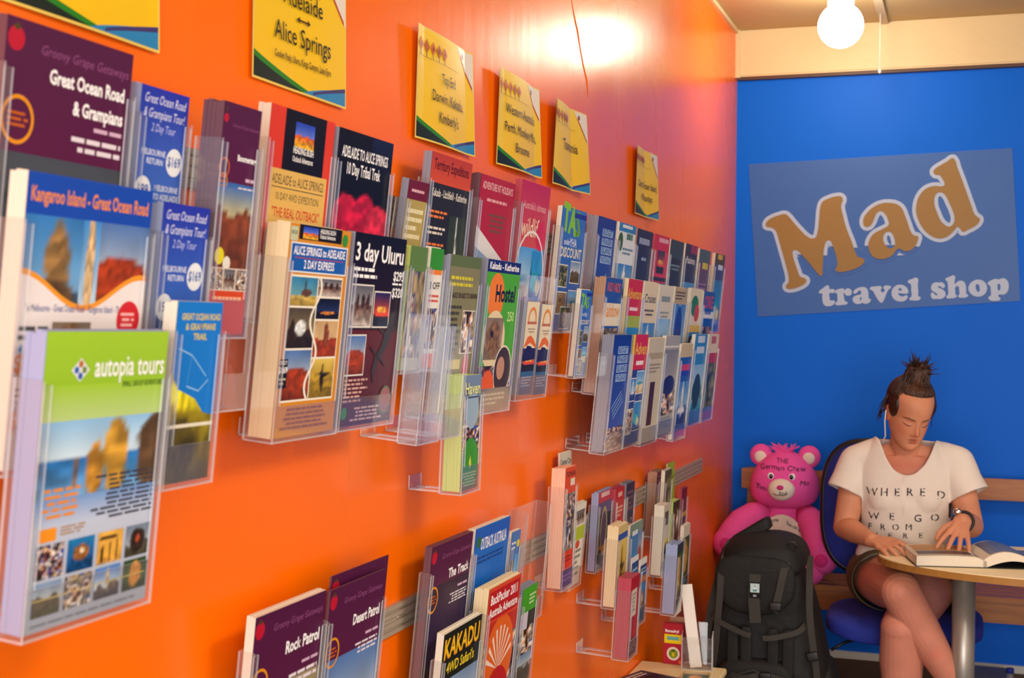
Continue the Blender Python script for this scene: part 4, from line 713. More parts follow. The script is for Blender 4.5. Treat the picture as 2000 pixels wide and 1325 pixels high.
SM = [(1590, [[(95, 385), (180, 310), (240, 268), (275, 275), (280, 335), (370, 340), (370, 400), (285, 405), (285, 480), (295, 540), (330, 550), (375, 550), (380, 590), (340, 630), (260, 650), (195, 630), (165, 570), (155, 480), (150, 410), (98, 408)]]),
 (1590, [[(390, 375), (450, 340), (550, 330), (560, 355), (620, 320), (680, 345), (700, 395), (680, 440), (630, 455), (580, 430), (555, 400), (555, 480), (575, 560), (615, 575), (610, 610), (560, 620), (480, 630), (410, 625), (400, 595), (435, 565), (435, 480), (430, 415), (395, 400)]]),
 (1590, [[(735, 385), (780, 335), (850, 305), (920, 298), (980, 325), (1005, 390), (1010, 460), (1020, 510), (1050, 525), (1030, 575), (980, 600), (930, 600), (905, 585), (850, 605), (790, 605), (740, 575), (720, 525), (745, 475), (800, 450), (870, 430), (880, 390), (855, 355), (820, 370), (780, 410), (745, 410)], [(845, 520), (855, 490), (880, 480), (885, 520), (870, 545)]]),
 (1590, [[(1045, 310), (1150, 288), (1250, 290), (1250, 325), (1235, 350), (1275, 400), (1320, 340), (1295, 320), (1300, 285), (1400, 275), (1430, 290), (1415, 320), (1380, 345), (1330, 450), (1290, 545), (1250, 585), (1215, 560), (1150, 460), (1085, 355), (1045, 335)]]),
 (1590, [[(1445, 420), (1460, 340), (1520, 275), (1610, 255), (1690, 280), (1740, 340), (1745, 405), (1640, 412), (1560, 415), (1590, 455), (1650, 475), (1700, 455), (1735, 460), (1725, 510), (1680, 550), (1610, 562), (1530, 545), (1470, 495)], [(1562, 350), (1590, 310), (1620, 318), (1635, 358), (1600, 365)]]),
 (1590, [[(1745, 190), (1820, 150), (1920, 130), (1925, 250), (1935, 380), (1940, 470), (1975, 485), (1970, 520), (1930, 540), (1840, 540), (1780, 530), (1780, 500), (1810, 480), (1808, 350), (1800, 240), (1760, 215)]]),
 (1790, [[(275, 300), (300, 240), (370, 210), (420, 215), (470, 210), (510, 240), (525, 290), (490, 310), (450, 285), (400, 275), (400, 300), (470, 335), (525, 380), (538, 430), (510, 485), (440, 515), (370, 510), (310, 515), (270, 450), (275, 410), (310, 405), (350, 445), (390, 450), (385, 420), (330, 385), (285, 350)]]),
 (1790, [[(540, 150), (620, 105), (705, 85), (710, 170), (712, 240), (760, 200), (820, 180), (880, 200), (910, 260), (920, 350), (930, 430), (960, 445), (940, 475), (860, 490), (785, 480), (780, 455), (800, 430), (795, 340), (785, 285), (750, 275), (718, 300), (720, 380), (725, 440), (748, 455), (730, 485), (650, 500), (565, 495), (560, 465), (590, 440), (592, 340), (585, 240), (575, 190), (545, 165)]]),
 (1790, [[(970, 330), (990, 250), (1050, 190), (1140, 160), (1230, 180), (1290, 240), (1310, 310), (1290, 390), (1230, 450), (1140, 470), (1060, 450), (1000, 400)], [(1095, 290), (1105, 250), (1135, 235), (1165, 260), (1180, 330), (1175, 375), (1150, 392), (1120, 365), (1100, 320)]]),
 (1790, [[(1325, 225), (1400, 170), (1490, 145), (1520, 160), (1590, 135), (1660, 150), (1705, 220), (1710, 310), (1680, 390), (1610, 435), (1540, 430), (1520, 445), (1525, 480), (1558, 500), (1550, 530), (1480, 550), (1400, 545), (1345, 515), (1345, 480), (1380, 460), (1385, 360), (1370, 270), (1330, 240)], [(1505, 300), (1510, 240), (1545, 230), (1565, 280), (1560, 340), (1535, 365), (1510, 350)]])]
for ox, loops in SM:
    link('letter', spline_mesh('letter', loops, SY, .0008, .001, 'signwhite', (ox, 530), 9.524), None, sign, (0, -.0012, 0), (pi / 2, 0, 0))

# ------------------------------------------------------------------ globe lamp and pull cord
M['globe'] = mat('glowing_opal_glass', '#ffffff', .3, emit=((1.0, .90, .72), 46))
M['ceramic'] = mat('cream_ceramic', '#efe3c8', .3, noise=.04)
g = on_depth(1642, 50, 5.1)
lamp = thing('globe_lamp', 'lit round opal globe lamp on the cream ceiling', 'lamp', (g[0], g[1], CZ))
link('lamp_holder', lathe('lamp_holder', [(.062, 0), (.062, -.012), (.05, -.022), (.046, -.05), (.05, -.078), (.046, -.09)], 32, ['ceramic']), None, lamp)
prof = [(.083 * cos(t), -(CZ - g[2]) + .083 * sin(t)) for t in np.linspace(radians(62), -pi / 2, 22)]
link('globe', lathe('globe', prof, 40, ['globe']), None, lamp)
cz = on_depth(1718, 140, 5.6); ct = on_depth(1719, 20, 5.6)
cord = thing('pull_cord', 'thin white light pull cord hanging from the ceiling', 'cord', (cz[0], 5.6, CZ))
link('string', tube_mesh('string', [(0, 0, 0), (0, 0, cz[2] - CZ + .012)], .0022, 8, ['white']), None, cord)
link('toggle', lathe('toggle', [(.003, cz[2] - CZ + .014), (.006, cz[2] - CZ + .006), (.006, cz[2] - CZ - .004), (.002, cz[2] - CZ - .008)], 12, ['white']), None, cord)

# ------------------------------------------------------------------ wooden bench along the blue wall
bench = thing('wooden_bench', 'long varnished wooden slat bench against the blue wall', 'bench', (.06, 5.6, 0))
def bpart(name, x0, x1, y0, y1, z0, z1): link(name, box_mesh(name, x0, x1, y0 - 5.6, y1 - 5.6, z0, z1, ['wood'], .004), None, bench)
z0 = on_depth(1950, 978, 5.72)[2]; z1 = on_depth(1950, 936, 5.72)[2]
bpart('backrest_slat', 0, 2.5, 5.715, 5.745, z0, z1)
for i in range(4): bpart('seat_slat', 0, 2.5, 5.43 + .075 * i, 5.495 + .075 * i, .445, .467)
bpart('apron_board', 0, 2.5, 5.44, 5.462, .365, .443)
for x in (.02, 1.25, 2.42):
    bpart('leg', x, x + .05, 5.465, 5.51, 0, .443); bpart('leg', x, x + .05, 5.745, 5.79, 0, z1)

# ------------------------------------------------------------------ oval table, open book
M['laminatetop'] = mat('cream_laminate', '#fbeaba', .4, noise=.03, nscale=5, spec=.12)
M['tanedge'] = mat('tan_edge_band', '#b4803c', .45, noise=.15, nscale=12)
M['steel'] = mat('satin_grey_steel', '#a7a49c', .35, metal=.55, noise=.05)
TZ = .72; TC = (1.25, 4.75); TA, TB = .565, .335
table = thing('oval_table', 'cream oval table with tan edge and grey pole legs', 'table', (TC[0], TC[1], 0))
def oval(name, a, b, z0, z1, m, n=72):
    bm = bmesh.new(); r0 = [bm.verts.new((a * cos(2 * pi * i / n), b * sin(2 * pi * i / n), z0)) for i in range(n)]; r1 = [bm.verts.new((v.co.x, v.co.y, z1)) for v in r0]
    bm.faces.new(r0[::-1]); bm.faces.new(r1)
    for i in range(n): bm.faces.new((r0[i], r0[(i + 1) % n], r1[(i + 1) % n], r1[i]))
    return mesh_from(bm, name, [m])
link('tabletop', oval('tabletop', TA - .004, TB - .004, TZ - .024, TZ, 'laminatetop'), None, table)
link('edge_band', oval('edge_band', TA, TB, TZ - .025, TZ - .003, 'tanedge'), None, table)
px = on_depth(1882, 1200, 4.70)[0] - TC[0]
for sx in (px, -px):
    link('pole_leg', lathe('pole_leg', [(.037, .012), (.037, TZ - .03)], 32, ['steel']), None, table, (sx, -.05, 0))
    link('mounting_plate', lathe('mounting_plate', [(.07, TZ - .03), (.07, TZ - .025)], 32, ['steel']), None, table, (sx, -.05, 0))
    link('foot_disc', lathe('foot_disc', [(.11, 0), (.11, .008), (.06, .02), (.037, .03)], 40, ['steel']), None, table, (sx, -.05, 0))

M['blackcover'] = mat('black_book_cover', '#17181c', .5, noise=.1)
book = thing('open_book', 'thick open picture book lying on the cream table', 'book', (.822, 4.525, TZ), (0, 0, radians(13)))
bw, bd, bt = .222, .235, .030
link('cover', box_mesh('cover', -.004, bw + .20, -.004, bd + .004, .0003, .003, ['blackcover'], .001), None, book)
bm = bmesh.new(); n = 14; prof = []
for i in range(n + 1):
    x = bw * i / n; prof.append((x, .003 + bt * (1 - .0 * x) + .004 * sin(pi * i / n) - (.006 * max(0, (i - n + 2)) )))
def prism(bm, prof, zb, y0, y1):
    r = []
    for y in (y0, y1): r.append(([bm.verts.new((x, y, z)) for x, z in prof], [bm.verts.new((x, y, zb(x))) for x, z in prof]))
    (t0, b0), (t1, b1) = r
    for i in range(len(prof) - 1):
        bm.faces.new((t0[i], t0[i + 1], t1[i + 1], t1[i])); bm.faces.new((b0[i], b1[i], b1[i + 1], b0[i + 1])); bm.faces.new((b0[i], b0[i + 1], t0[i + 1], t0[i])); bm.faces.new((b1[i], t1[i], t1[i + 1], b1[i + 1]))
    bm.faces.new((t0[0], t1[0], b1[0], b0[0])); bm.faces.new((t0[-1], b0[-1], b1[-1], t1[-1]))
prism(bm, prof, lambda x: .003, 0, bd); link('left_pages', mesh_from(bm, 'left_pages', ['paper']), None, book)
bm = bmesh.new(); prof2 = []
for i in range(21):
    t = i / 20; x = bw - .012 + .215 * t; prof2.append((x, .018 + .034 * sin(pi * min(1, t * 1.35)) ** .8 * (1 - .35 * t) + .006))
prism(bm, prof2, lambda x: max(.003, .003 + .022 * sin(pi * min(1, max(0, (x - bw) / .21) * 1.2)) if x > bw else .003), 0, bd)
link('right_pages', mesh_from(bm, 'right_pages', ['paper']), None, book)
a = Art(bw, bd); a.R(.03, .08, .93, .95, '#efe6cf'); a.R(.05, .42, .92, .93, '#c69a52', '#b98a45'); a.PH(.05, .12, .92, .40, scene_fn('#4a4a58', '#6a6a70', '#2a2a30', '#5a5a62', .5, .1, [(.6, .5, .2, .2, '#8a5a4a')]), 3)
def warp_page(V):
    W = V.copy(); W[:, 0] = V[:, 0] + bw / 2; u = W[:, 0] / bw; W[:, 2] = .0345 + .004 * np.sin(pi * u) + (-V[:, 1]) - .006 * np.maximum(0, u * n - n + 2); W[:, 1] = V[:, 2]; return W
link('printed_page', a.mesh('printed_page', 'print', warp_page), None, book)
a = Art(.19, bd)
for i in range(10): a.R(.06 + .09 * i, .06, .15 + .09 * i, .94, '#5f7698', '#7f93b4')
def warp_page2(V):
    W = V.copy(); t = (V[:, 0] / .19 + .5) * .9 + .06; W[:, 0] = bw - .012 + .215 * t; W[:, 2] = .0255 + .034 * np.sin(pi * np.minimum(1, t * 1.35)) ** .8 * (1 - .35 * t) - V[:, 1]; W[:, 1] = V[:, 2]; return W
link('printed_page', a.mesh('printed_page', 'print', warp_page2), None, book)

# ------------------------------------------------------------------ blue office chair
M['bluefabric'] = mat('blue_chair_fabric', '#1c2f9c', .8, noise=.2, nscale=150, bump=.15, bscale=400)
M['blackplastic'] = mat('black_plastic', '#121214', .45, noise=.1)
def sgn(v, e): return math.copysign(abs(v) ** e, v)
def superell(name, rx, ry, rz, e1=.5, e2=.5, nu=40, nv=24, m=None, fn=None):
    bm = bmesh.new(); rings = []
    for j in range(nv + 1):
        t = -pi / 2 + pi * j / nv; ring = []
        for i in range(nu):
            p = 2 * pi * i / nu; c = sgn(cos(t), e1)
            co = Vector((rx * c * sgn(cos(p), e2), ry * c * sgn(sin(p), e2), rz * sgn(sin(t), e1)))
            if fn: co = Vector(fn(co.x, co.y, co.z))
            ring.append(bm.verts.new(co))
        rings.append(ring)
    for a_, b_ in zip(rings, rings[1:]):
        for i in range(nu): bm.faces.new((a_[i], a_[(i + 1) % nu], b_[(i + 1) % nu], b_[i]))
    bmesh.ops.remove_doubles(bm, verts=bm.verts, dist=1e-6); bmesh.ops.recalc_face_normals(bm, faces=bm.faces)
    return mesh_from(bm, name, [m] if m else [], True)
chair = thing('office_chair', 'blue office chair with black rimmed backrest under the reading woman', 'chair', (.765, 5.05, 0))
link('seat', superell('seat', .272, .235, .042, .45, .55, m='bluefabric', fn=lambda x, y, z: (x, y, z - .02 * (y < -.15) * ((y + .15) / .08) ** 2)), None, chair, (0, -.03, .435))
bk = link('backrest', superell('backrest', .235, .022, .255, .5, .35, m='bluefabric', fn=lambda x, y, z: (x * (1 - .12 * (z / .255) ** 2), y + .25 * x * x, z)), None, chair, (-.09, .285, .80))
rim = [(.236 * sgn(cos(t), .5) * (1 - .12 * (sgn(sin(t), .5)) ** 2), .25 * (.236 * sgn(cos(t), .5)) ** 2, .257 * sgn(sin(t), .5)) for t in np.linspace(0, 2 * pi, 60)]
link('backrest_rim', tube_mesh('backrest_rim', rim, .013, 8, ['blackplastic']), None, bk)
link('back_bar', tube_mesh('back_bar', [(-.05, .10, .385), (-.08, .29, .40), (-.09, .318, .55), (-.09, .318, .75)], .016, 8, ['blackplastic']), None, chair)
link('seat_pan', box_mesh('seat_pan', -.14, .14, -.15, .14, .375, .396, ['blackplastic'], .008), None, chair)
link('gas_column', lathe('gas_column', [(.026, .1), (.026, .28), (.018, .28), (.018, .38)], 20, ['blackplastic']), None, chair)
link('lever', tube_mesh('lever', [(-.10, -.05, .38), (-.20, -.12, .36), (-.245, -.15, .335)], .006, 8, ['blackplastic']), None, chair)
for k in range(5):
    t = radians(20 + 72 * k); L = link('base_leg', tube_mesh('base_leg', [(0, 0, .11), (.14 * cos(t), .14 * sin(t), .10), (.27 * cos(t), .27 * sin(t), .075)], [.026, .02, .014], 10, ['blackplastic']), None, chair)
    link('caster', superell('caster', .012, .026, .026, 1, 1, 16, 10, 'blackplastic'), None, L, (.27 * cos(t), .27 * sin(t), .027), (0, 0, t))

# ------------------------------------------------------------------ cream cabinet under the low racks and the things on it
M['cabinet'] = mat('cream_cabinet', '#f0dca6', .4, noise=.05, nscale=6)
KZ = .43; KX = .272; KY0, KY1 = 3.35, 4.13
cab = thing('low_cabinet', 'small cream cabinet against the orange wall', 'cabinet', (0.002, KY0, 0))
link('body', box_mesh('body', 0, KX - .012, 0.01, KY1 - KY0 - .01, 0, KZ - .02, ['cabinet'], .002), None, cab)
link('top', box_mesh('top', 0, KX, 0, KY1 - KY0, KZ - .019, KZ, ['cabinet'], .003), None, cab)
dr = link('door', box_mesh('door', KX - .012, KX - .002, .03, KY1 - KY0 - .03, .05, KZ - .04, ['cabinet'], .002), None, cab)
link('knob', lathe('knob', [(.006, 0), (.006, .012), (.013, .018), (.011, .026)], 16, ['steel']), None, dr, (KX - .002, .07, .26), (0, pi / 2, 0))
M['redcard'] = mat('red_card', '#a8122c', .4, noise=.08)
p = on_height(1316, 1297, KZ)
rb = thing('medicine_box', 'small red carton with yellow panel on the cream cabinet', 'box', (p[0], p[1], KZ), (0, 0, radians(-4)))
link('carton', box_mesh('carton', -.032, .032, -.012, .012, .0005, .128, ['redcard'], .001), None, rb)
a = Art(.064, .128); a.T('Benadryl', .45, .79, .2, '#ffffff', fit=.7, bold=.02); a.R(.06, .52, .92, .74, '#e6d81f'); a.R(.2, .6, .8, .69, '#6fb7b0'); a.E(.52, .27, .33, '#e8ddd4'); a.E(.52, .27, .23, '#7f9a2c'); a.PG([(.45, .2), (.6, .2), (.56, .33), (.48, .33)], '#d8c32c'); a.E(.52, .34, .07, '#5a6a22'); a.E(.88, .07, .1, '#e0703a')
link('label', a.mesh('label', 'print'), None, rb, (0, -.0125, 0))
link('flap', box_mesh('flap', -.028, .028, -.002, .002, .128, .145, ['paperbrown']), None, rb, (0, .008, 0), (radians(-18), 0, 0))
p = on_height(1360, 1306, KZ)
ls = thing('leaflet_stand', 'clear counter stand on the cream cabinet holding white leaflets', 'holder', (p[0], p[1] + .02, KZ), (0, 0, radians(8)))
bm = bmesh.new(); box_into(bm, -.045, .045, -.045, .045, 0, .003, 0, 1); box_into(bm, -.045, .045, -.047, -.044, 0, .10, 0, 1)
for s in (-1, 1): box_into(bm, *sorted((s * .045, s * .048)), -.047, .02, 0, .11, 0, 1)
link('base', mesh_from(bm, 'base', ['acrylic', 'acedge']), None, ls)
bm = bmesh.new(); box_into(bm, -.028, .028, 0, .003, 0, .13, 0, 1); link('back_panel', mesh_from(bm, 'back_panel', ['acrylic', 'acedge']), None, ls, (0, .02, .003), (radians(-10), 0, 0))
lf = thing('white_leaflet', 'bundle of tall white leaflets leaning in the clear counter stand', 'leaflet', (p[0], p[1] + .0, KZ + .004), (radians(-7), radians(-8), radians(8)))
for k in range(3): link('sheet', box_mesh('sheet', -.018 + .003 * k, .018 - .001 * k, -.012 + .008 * k, -.006 + .008 * k, 0, .255 - .006 * k, ['paper' if k else 'white'], .001), None, lf)
for k, (x0, y0, rot, w_, h_, pk, zz, lb) in enumerate(((.145, 3.62, 80, .21, .25, 'people', 0, 'glossy magazine lying at front of the cream cabinet'), (.11, 3.86, 70, .15, .20, 'night', .0, 'dark covered magazine lying behind the glossy one on the cabinet'), (.215, 3.93, 8, .085, .12, 'cat', .0, 'yellow printed leaflets lying by the clear counter stand'))):
    mg = thing('magazine', lb, 'magazine', (x0, y0, KZ + zz + .0004), (0, 0, radians(rot)))
    link('pages', box_mesh('pages', -w_ / 2, w_ / 2, -h_ / 2, h_ / 2, 0, .008 + .004 * k, ['paper'], .001), None, mg)
    a = Art(w_, h_); a.R(0, 0, 1, 1, ['#8a7a6a', '#3a3a52', '#c8a83a'][k]); a.PH(.05, .05, .95, .75, pk, k); a.L(.1, .8, .9, .95, 2, '#e8e0d0')
    def flat(V, h_=h_, z=.0085 + .004 * k): return np.stack([V[:, 0], V[:, 2] - h_ / 2, z - V[:, 1]], 1)
    link('cover', a.mesh('cover', 'print', flat), None, mg)

# ------------------------------------------------------------------ odds and ends under the bench at right
M['greycard'] = mat('grey_card', '#6f747c', .6, noise=.15); M['clearplastic'] = acrylic('clear_plastic_bottle', (.86, .9, .95), .6, .12)
p = on_depth(1922, 1308, 5.3)
gb = thing('storage_box', 'grey lidded box on the floor under the wooden bench', 'box', (p[0], 5.62, 0))
link('body', box_mesh('body', -.10, .09, -.09, .12, 0, .10, ['greycard'], .004), None, gb); link('lid', box_mesh('lid', -.105, .095, -.095, .125, .10, .125, ['papergrey'], .004), None, gb)
for k, xx in enumerate((1962, 1990)):
    p = on_depth(xx, 1300, 5.36)
    b_ = thing('plastic_bottle', ['clear plastic bottle lying beside the grey lidded box', 'clear plastic bottle at the right edge below the bench'][k], 'bottle', (p[0] + .02 + .02 * k, 5.36, .0), (0, 0, 0))
    link('bottle_body', lathe('bottle_body', [(.028, 0), (.032, .01), (.032, .13), (.03, .15), (.012, .185), (.012, .2)], 20, ['clearplastic']), None, b_)
    link('cap', lathe('cap', [(.014, .198), (.014, .216)], 16, ['white' if k else 'bluefabric']), None, b_)
# ------------------------------------------------------------------ pink plush bear on the bench
from mathutils.bvhtree import BVHTree
M['plush'] = mat('pink_plush', '#f255aa', .9, noise=.12, nscale=90, bump=.25, bscale=260)
M['plushdark'] = mat('deep_pink_plush', '#d62c84', .9, noise=.15, nscale=90, bump=.25, bscale=260)
M['plushwhite'] = mat('cream_plush', '#e9dccb', .9, noise=.1, nscale=90, bump=.2, bscale=260)
M['eyeblack'] = mat('black_bead', '#0c0c10', .15); M['eyewhite'] = mat('white_bead', '#eeeeee', .3)
M['ink'] = mat('black_marker_ink', '#1c1418', .7)
B0 = on_depth(1530, 945, 5.52); BX = B0[0]; BZ0 = .467
bear = thing('teddy_bear', 'pink plush teddy bear covered in handwriting, sitting on the bench behind the backpack', 'toy', (BX, 5.56, BZ0))
def bl(name, rx, ry, rz, loc, m='plush', rot=(0, 0, 0), parent=None, e=1., fn=None, nu=32, nv=20): return link(name, superell(name, rx, ry, rz, e, e, nu, nv, m, fn), None, parent or bear, loc, rot)
hz = B0[2] - BZ0 + .012                        # head centre above the seat
HR = (.140, .105, .122)
def headfn(x, y, z): q_ = z / HR[2]; k = (1 + .42 * max(0, -q_) ** 1.5 if q_ < 0 else 1 - .17 * q_) * (1 - .02); return (x * k, y, z)
bl('body', .135, .11, .17, (0, .03, .165), fn=lambda x, y, z: (x * (1 - .25 * z / .17), y * (1 - .2 * z / .17), z))
head = bl('head', *HR, (0, -.005, hz), fn=headfn, nu=40, nv=28)
for s in (-1, 1):
    e = bl('ear', .046, .026, .046, (s * .098, .005, hz + .098)); bl('inner_ear', .026, .012, .026, (0, -.018, -.004), 'plushwhite', parent=e)
muz = bl('muzzle', .054, .04, .046, (0, -.095, -.03), 'plushwhite', parent=head)
bl('nose', .014, .009, .010, (0, -.039, .012), 'plushdark', parent=muz)
link('mouth', tube_mesh('mouth', [(-.03, -.03, -.012), (-.015, -.037, -.02), (0, -.0395, -.017), (.015, -.037, -.02), (.03, -.03, -.012)], .0018, 6, ['ink']), None, muz)
for s in (-1, 1):
    e = bl('eye', .013, .006, .014, (s * .043, -.100, .024), 'eyewhite', parent=head); bl('pupil', .008, .004, .010, (s * -.002, -.0045, -.001), 'eyeblack', parent=e, nu=16, nv=10)
bm = bmesh.new(); r = random.Random(4)
for k in range(34):
    a0 = r.uniform(-.03, .03); l = r.uniform(.03, .055); dx = r.uniform(-.035, .035)
    tube_into(bm, [(a0, r.uniform(-.03, .02), .10), (a0 + dx * .4, -.02, .10 + l * .7), (a0 + dx * 1.4, -.03, .10 + l)], [.006, .004, .001], 5)
link('hair_tuft', mesh_from(bm, 'hair_tuft', ['plush'], True), None, head)['kind'] = 'stuff'
def onell(cx, cz, rx, ry, rz, x, z): d = 1 - ((x - cx) / rx) ** 2 - ((z - cz) / rz) ** 2; return -ry * sqrt(max(d, .02))
bm = bmesh.new(); n = 24; rows_ = []
for j in range(9):
    rr = j / 8; rows_.append([bm.verts.new((.088 * rr * cos(2 * pi * i / n), .03 + onell(0, 0, .140, .1185, .182, .088 * rr * cos(2 * pi * i / n), .105 * rr * sin(2 * pi * i / n) - .005) , .16 + .105 * rr * sin(2 * pi * i / n))) for i in range(n)])
for a_, b_ in zip(rows_, rows_[1:]):
    for i in range(n): bm.faces.new((a_[i], a_[(i + 1) % n], b_[(i + 1) % n], b_[i]))
bmesh.ops.remove_doubles(bm, verts=bm.verts, dist=1e-5)
link('tummy_patch', mesh_from(bm, 'tummy_patch', ['plushwhite'], True), None, bear)
for s, hand in ((-1, (1422, 1060)), (1, (1606, 1092))):
    hp = on_depth(*hand, 5.40); hp = Vector((hp[0] - BX, 5.40 - 5.56, hp[2] - BZ0)); sh = Vector((s * .085, .0, .262)); mid = (sh + hp) / 2 + Vector((s * .012, -.01, .02))
    pts = [sh, sh.lerp(mid, .5) + Vector((0, 0, .006)), mid, mid.lerp(hp, .6), hp, hp + (hp - mid) * .25]
    arm = link('arm', tube_mesh('arm', pts, [.048, .056, .06, .064, .06, .03], 20, ['plush']), None, bear)
    bl('paw', .062, .056, .062, hp, parent=arm); bl('paw_pad', .030, .014, .030, hp + Vector((0, -.044, .0)), 'plushdark', parent=arm)
    leg = link('leg', tube_mesh('leg', [(s * .07, 0, .06), (s * .11, -.08, .062), (s * .125, -.15, .062)], [.058, .058, .056], 20, ['plush']), None, bear)
    bl('foot', .056, .05, .058, (s * .125, -.16, .06), parent=leg)
def surf_of(*objs):                    # front surface of the plush in its parent's space
    V, Fs = [], []
    for o, off in objs:
        k = len(V); V += [v.co + Vector(off) for v in o.data.vertices]; Fs += [tuple(i + k for i in p.vertices) for p in o.data.polygons]
    t_ = BVHTree.FromPolygons(V, Fs)
    def f(X, Z): h = t_.ray_cast(Vector((X, -.5, Z)), Vector((0, 1, 0))); return (h[0].y if h[0] else 0) - .0022
    return f
def scribble(txt, x, z, size, surf, slope=0, parent=None, fit=None):
    bm = bmesh.new(); adv = 0; L = []; rj = random.Random(txt)
    for ch in txt: g_, f_, a_ = glyph(ch, .004); L.append((g_, f_, adv, a_, rj.uniform(-.16, .16), rj.uniform(-.08, .08))); adv += a_
    sx = fit / (adv * size) if fit else 1
    for g_, f_, x0, a_, rot, dy in L:
        vs = []
        for gx, gy in g_:
            gx, gy = (gx - a_ / 2) * cos(rot) - gy * sin(rot) + a_ / 2, (gx - a_ / 2) * sin(rot) + gy * cos(rot) + dy
            X = x + ((gx + x0) * sx - adv * sx / 2) * size; Z = z + (gy + slope * ((gx + x0) - adv / 2)) * size; vs.append(bm.verts.new((X, surf(X, Z), Z)))
        for f in f_:
            try: bm.faces.new([vs[i] for i in f])
            except ValueError: pass
    o = link('handwriting', mesh_from(bm, 'handwriting', ['ink']), None, parent or bear); o['label'] = 'black marker handwriting'; return o
hs = surf_of((head, (0, 0, 0)), (muz, muz.location))
scribble('THE', 0, .076, .026, hs, parent=head); scribble('German Crew', 0, .048, .030, hs, -.02, head, .185)
scribble('Tim', -.085, -.035, .03, hs, -.25, head); scribble('Mo', .09, -.012, .028, hs, .1, head); scribble('Paul', .012, -.046, .018, hs, .1, head)
bs = surf_of(*[(o, o.location) for o in bear.children if o.name.split('.')[0] in ('body', 'tummy_patch')])
scribble('Anna', -.035, .232, .022, bs, .25); scribble('Mario', -.066, .285, .020, bs, .3); scribble('Alvin', .045, .285, .024, bs, -.45); scribble('Sandra', .045, .215, .02, bs, -.6)

# ------------------------------------------------------------------ black backpack on the floor
M['nylon'] = mat('black_nylon', '#070708', .7, noise=.3, nscale=14, bump=.25, bscale=35)
M['nylon2'] = mat('charcoal_nylon', '#121211', .75, noise=.25, nscale=20, bump=.2, bscale=60)
M['webbing'] = mat('grey_webbing', '#3c3934', .8, noise=.2, nscale=200, bump=.2, bscale=500)
PY = 4.66; pl = on_depth(1355, 1290, PY)[0]; pr = on_depth(1636, 1290, PY)[0]; PXc = (pl + pr) / 2; pw = (pr - pl) / 2
ptop = on_depth(1490, 1050, PY)[2]
pack = thing('backpack', 'large black trekking backpack standing on the floor before the pink bear', 'backpack', (PXc, PY, 0))
bodyh = ptop * .5 - .02
def packfn(x, y, z):
    k = 1 - .42 * max(0, (z + bodyh * .4) / (1.4 * bodyh)) ** 1.2 - .06 * max(0, -z / bodyh) ** 3; w_ = .012 * sin(9 * z + 3 * x) + .008 * sin(23 * z - 8 * x)
    return (x * k, y * (1 - .12 * max(0, z / bodyh)) + w_ * (y < 0), z)
link('main_body', superell('main_body', pw * .98, .135, bodyh, .5, .55, 48, 40, 'nylon', packfn), None, pack, (0, 0, bodyh))
def lidfn(x, y, z): return (x * (1 - .12 * max(0, z / .06)), y - .03 * (z < 0) * abs(z) / .06, z + .012 * sin(14 * x + 1) + .01 * cos(20 * y))
lid = link('lid', superell('lid', pw * .60, .145, .062, .55, .55, 40, 20, 'nylon', lidfn), None, pack, (.0, -.012, ptop - .055))
link('lid_flap', superell('lid_flap', pw * .55, .022, .10, .6, .5, 32, 20, 'nylon2', lambda x, y, z: (x * (1 - .35 * max(0, -z / .10) ** 2), y, z)), None, lid, (-.015, -.135, -.085))
pk_ = link('front_pocket', superell('front_pocket', pw * .56, .045, .165, .5, .45, 40, 24, 'nylon2', lambda x, y, z: (x, y + .006 * sin(30 * z), z)), None, pack, (-.01, -.135, .21))
link('zip', tube_mesh('zip', [(-pw * .45, -.05, .02), (-pw * .4, -.05, .10), (0, -.052, .135), (pw * .4, -.05, .10), (pw * .45, -.05, .02)], .003, 6, ['webbing']), None, pk_)
for s in (-1, 1):
    link('side_pocket', superell('side_pocket', .06, .10, .17, .6, .5, 28, 20, 'nylon', lambda x, y, z: (x, y, z + .01 * sin(20 * y))), None, pack, (s * pw * .78, .0, .19))
    link('hip_belt', superell('hip_belt', .05, .03, .08, .6, .5, 24, 16, 'nylon2'), None, pack, (s * pw * .86, .05, .18), (0, s * .3, 0))
def strap(pts, w_, name='strap'):
    pts = [Vector(p) for p in pts]; bm = bmesh.new(); fine = []
    for i in range(len(pts) - 1):
        for k in range(6):
            t = k / 6; p0 = pts[max(i - 1, 0)]; p1 = pts[i]; p2 = pts[i + 1]; p3 = pts[min(i + 2, len(pts) - 1)]
            fine.append(.5 * ((2 * p1) + (p2 - p0) * t + (2 * p0 - 5 * p1 + 4 * p2 - p3) * t * t + (3 * p1 - p0 - 3 * p2 + p3) * t ** 3))
    fine.append(pts[-1]); rows = []
    for i, p in enumerate(fine):
        t = (fine[min(i + 1, len(fine) - 1)] - fine[max(i - 1, 0)]).normalized(); sd = t.cross(Vector((0, -1, 0))).normalized(); nn = sd.cross(t)
        rows.append([bm.verts.new(p + sd * a_ * w_ + nn * b_ * .0015) for a_, b_ in ((-1, -1), (1, -1), (1, 1), (-1, 1))])
    for a_, b_ in zip(rows, rows[1:]):
        for k in range(4): bm.faces.new((a_[k], a_[(k + 1) % 4], b_[(k + 1) % 4], b_[k]))
    bm.faces.new(rows[0][::-1]); bm.faces.new(rows[-1]); bmesh.ops.recalc_face_normals(bm, faces=bm.faces)
    return link(name, mesh_from(bm, name, ['webbing'], False), None, pack)
def buckle(loc, rz=0, parent=None):
    o = link('buckle', superell('buckle', .020, .007, .015, .4, .4, 20, 12, 'blackplastic'), None, parent or pack, loc, (0, rz, 0)); return o
fy = -.172
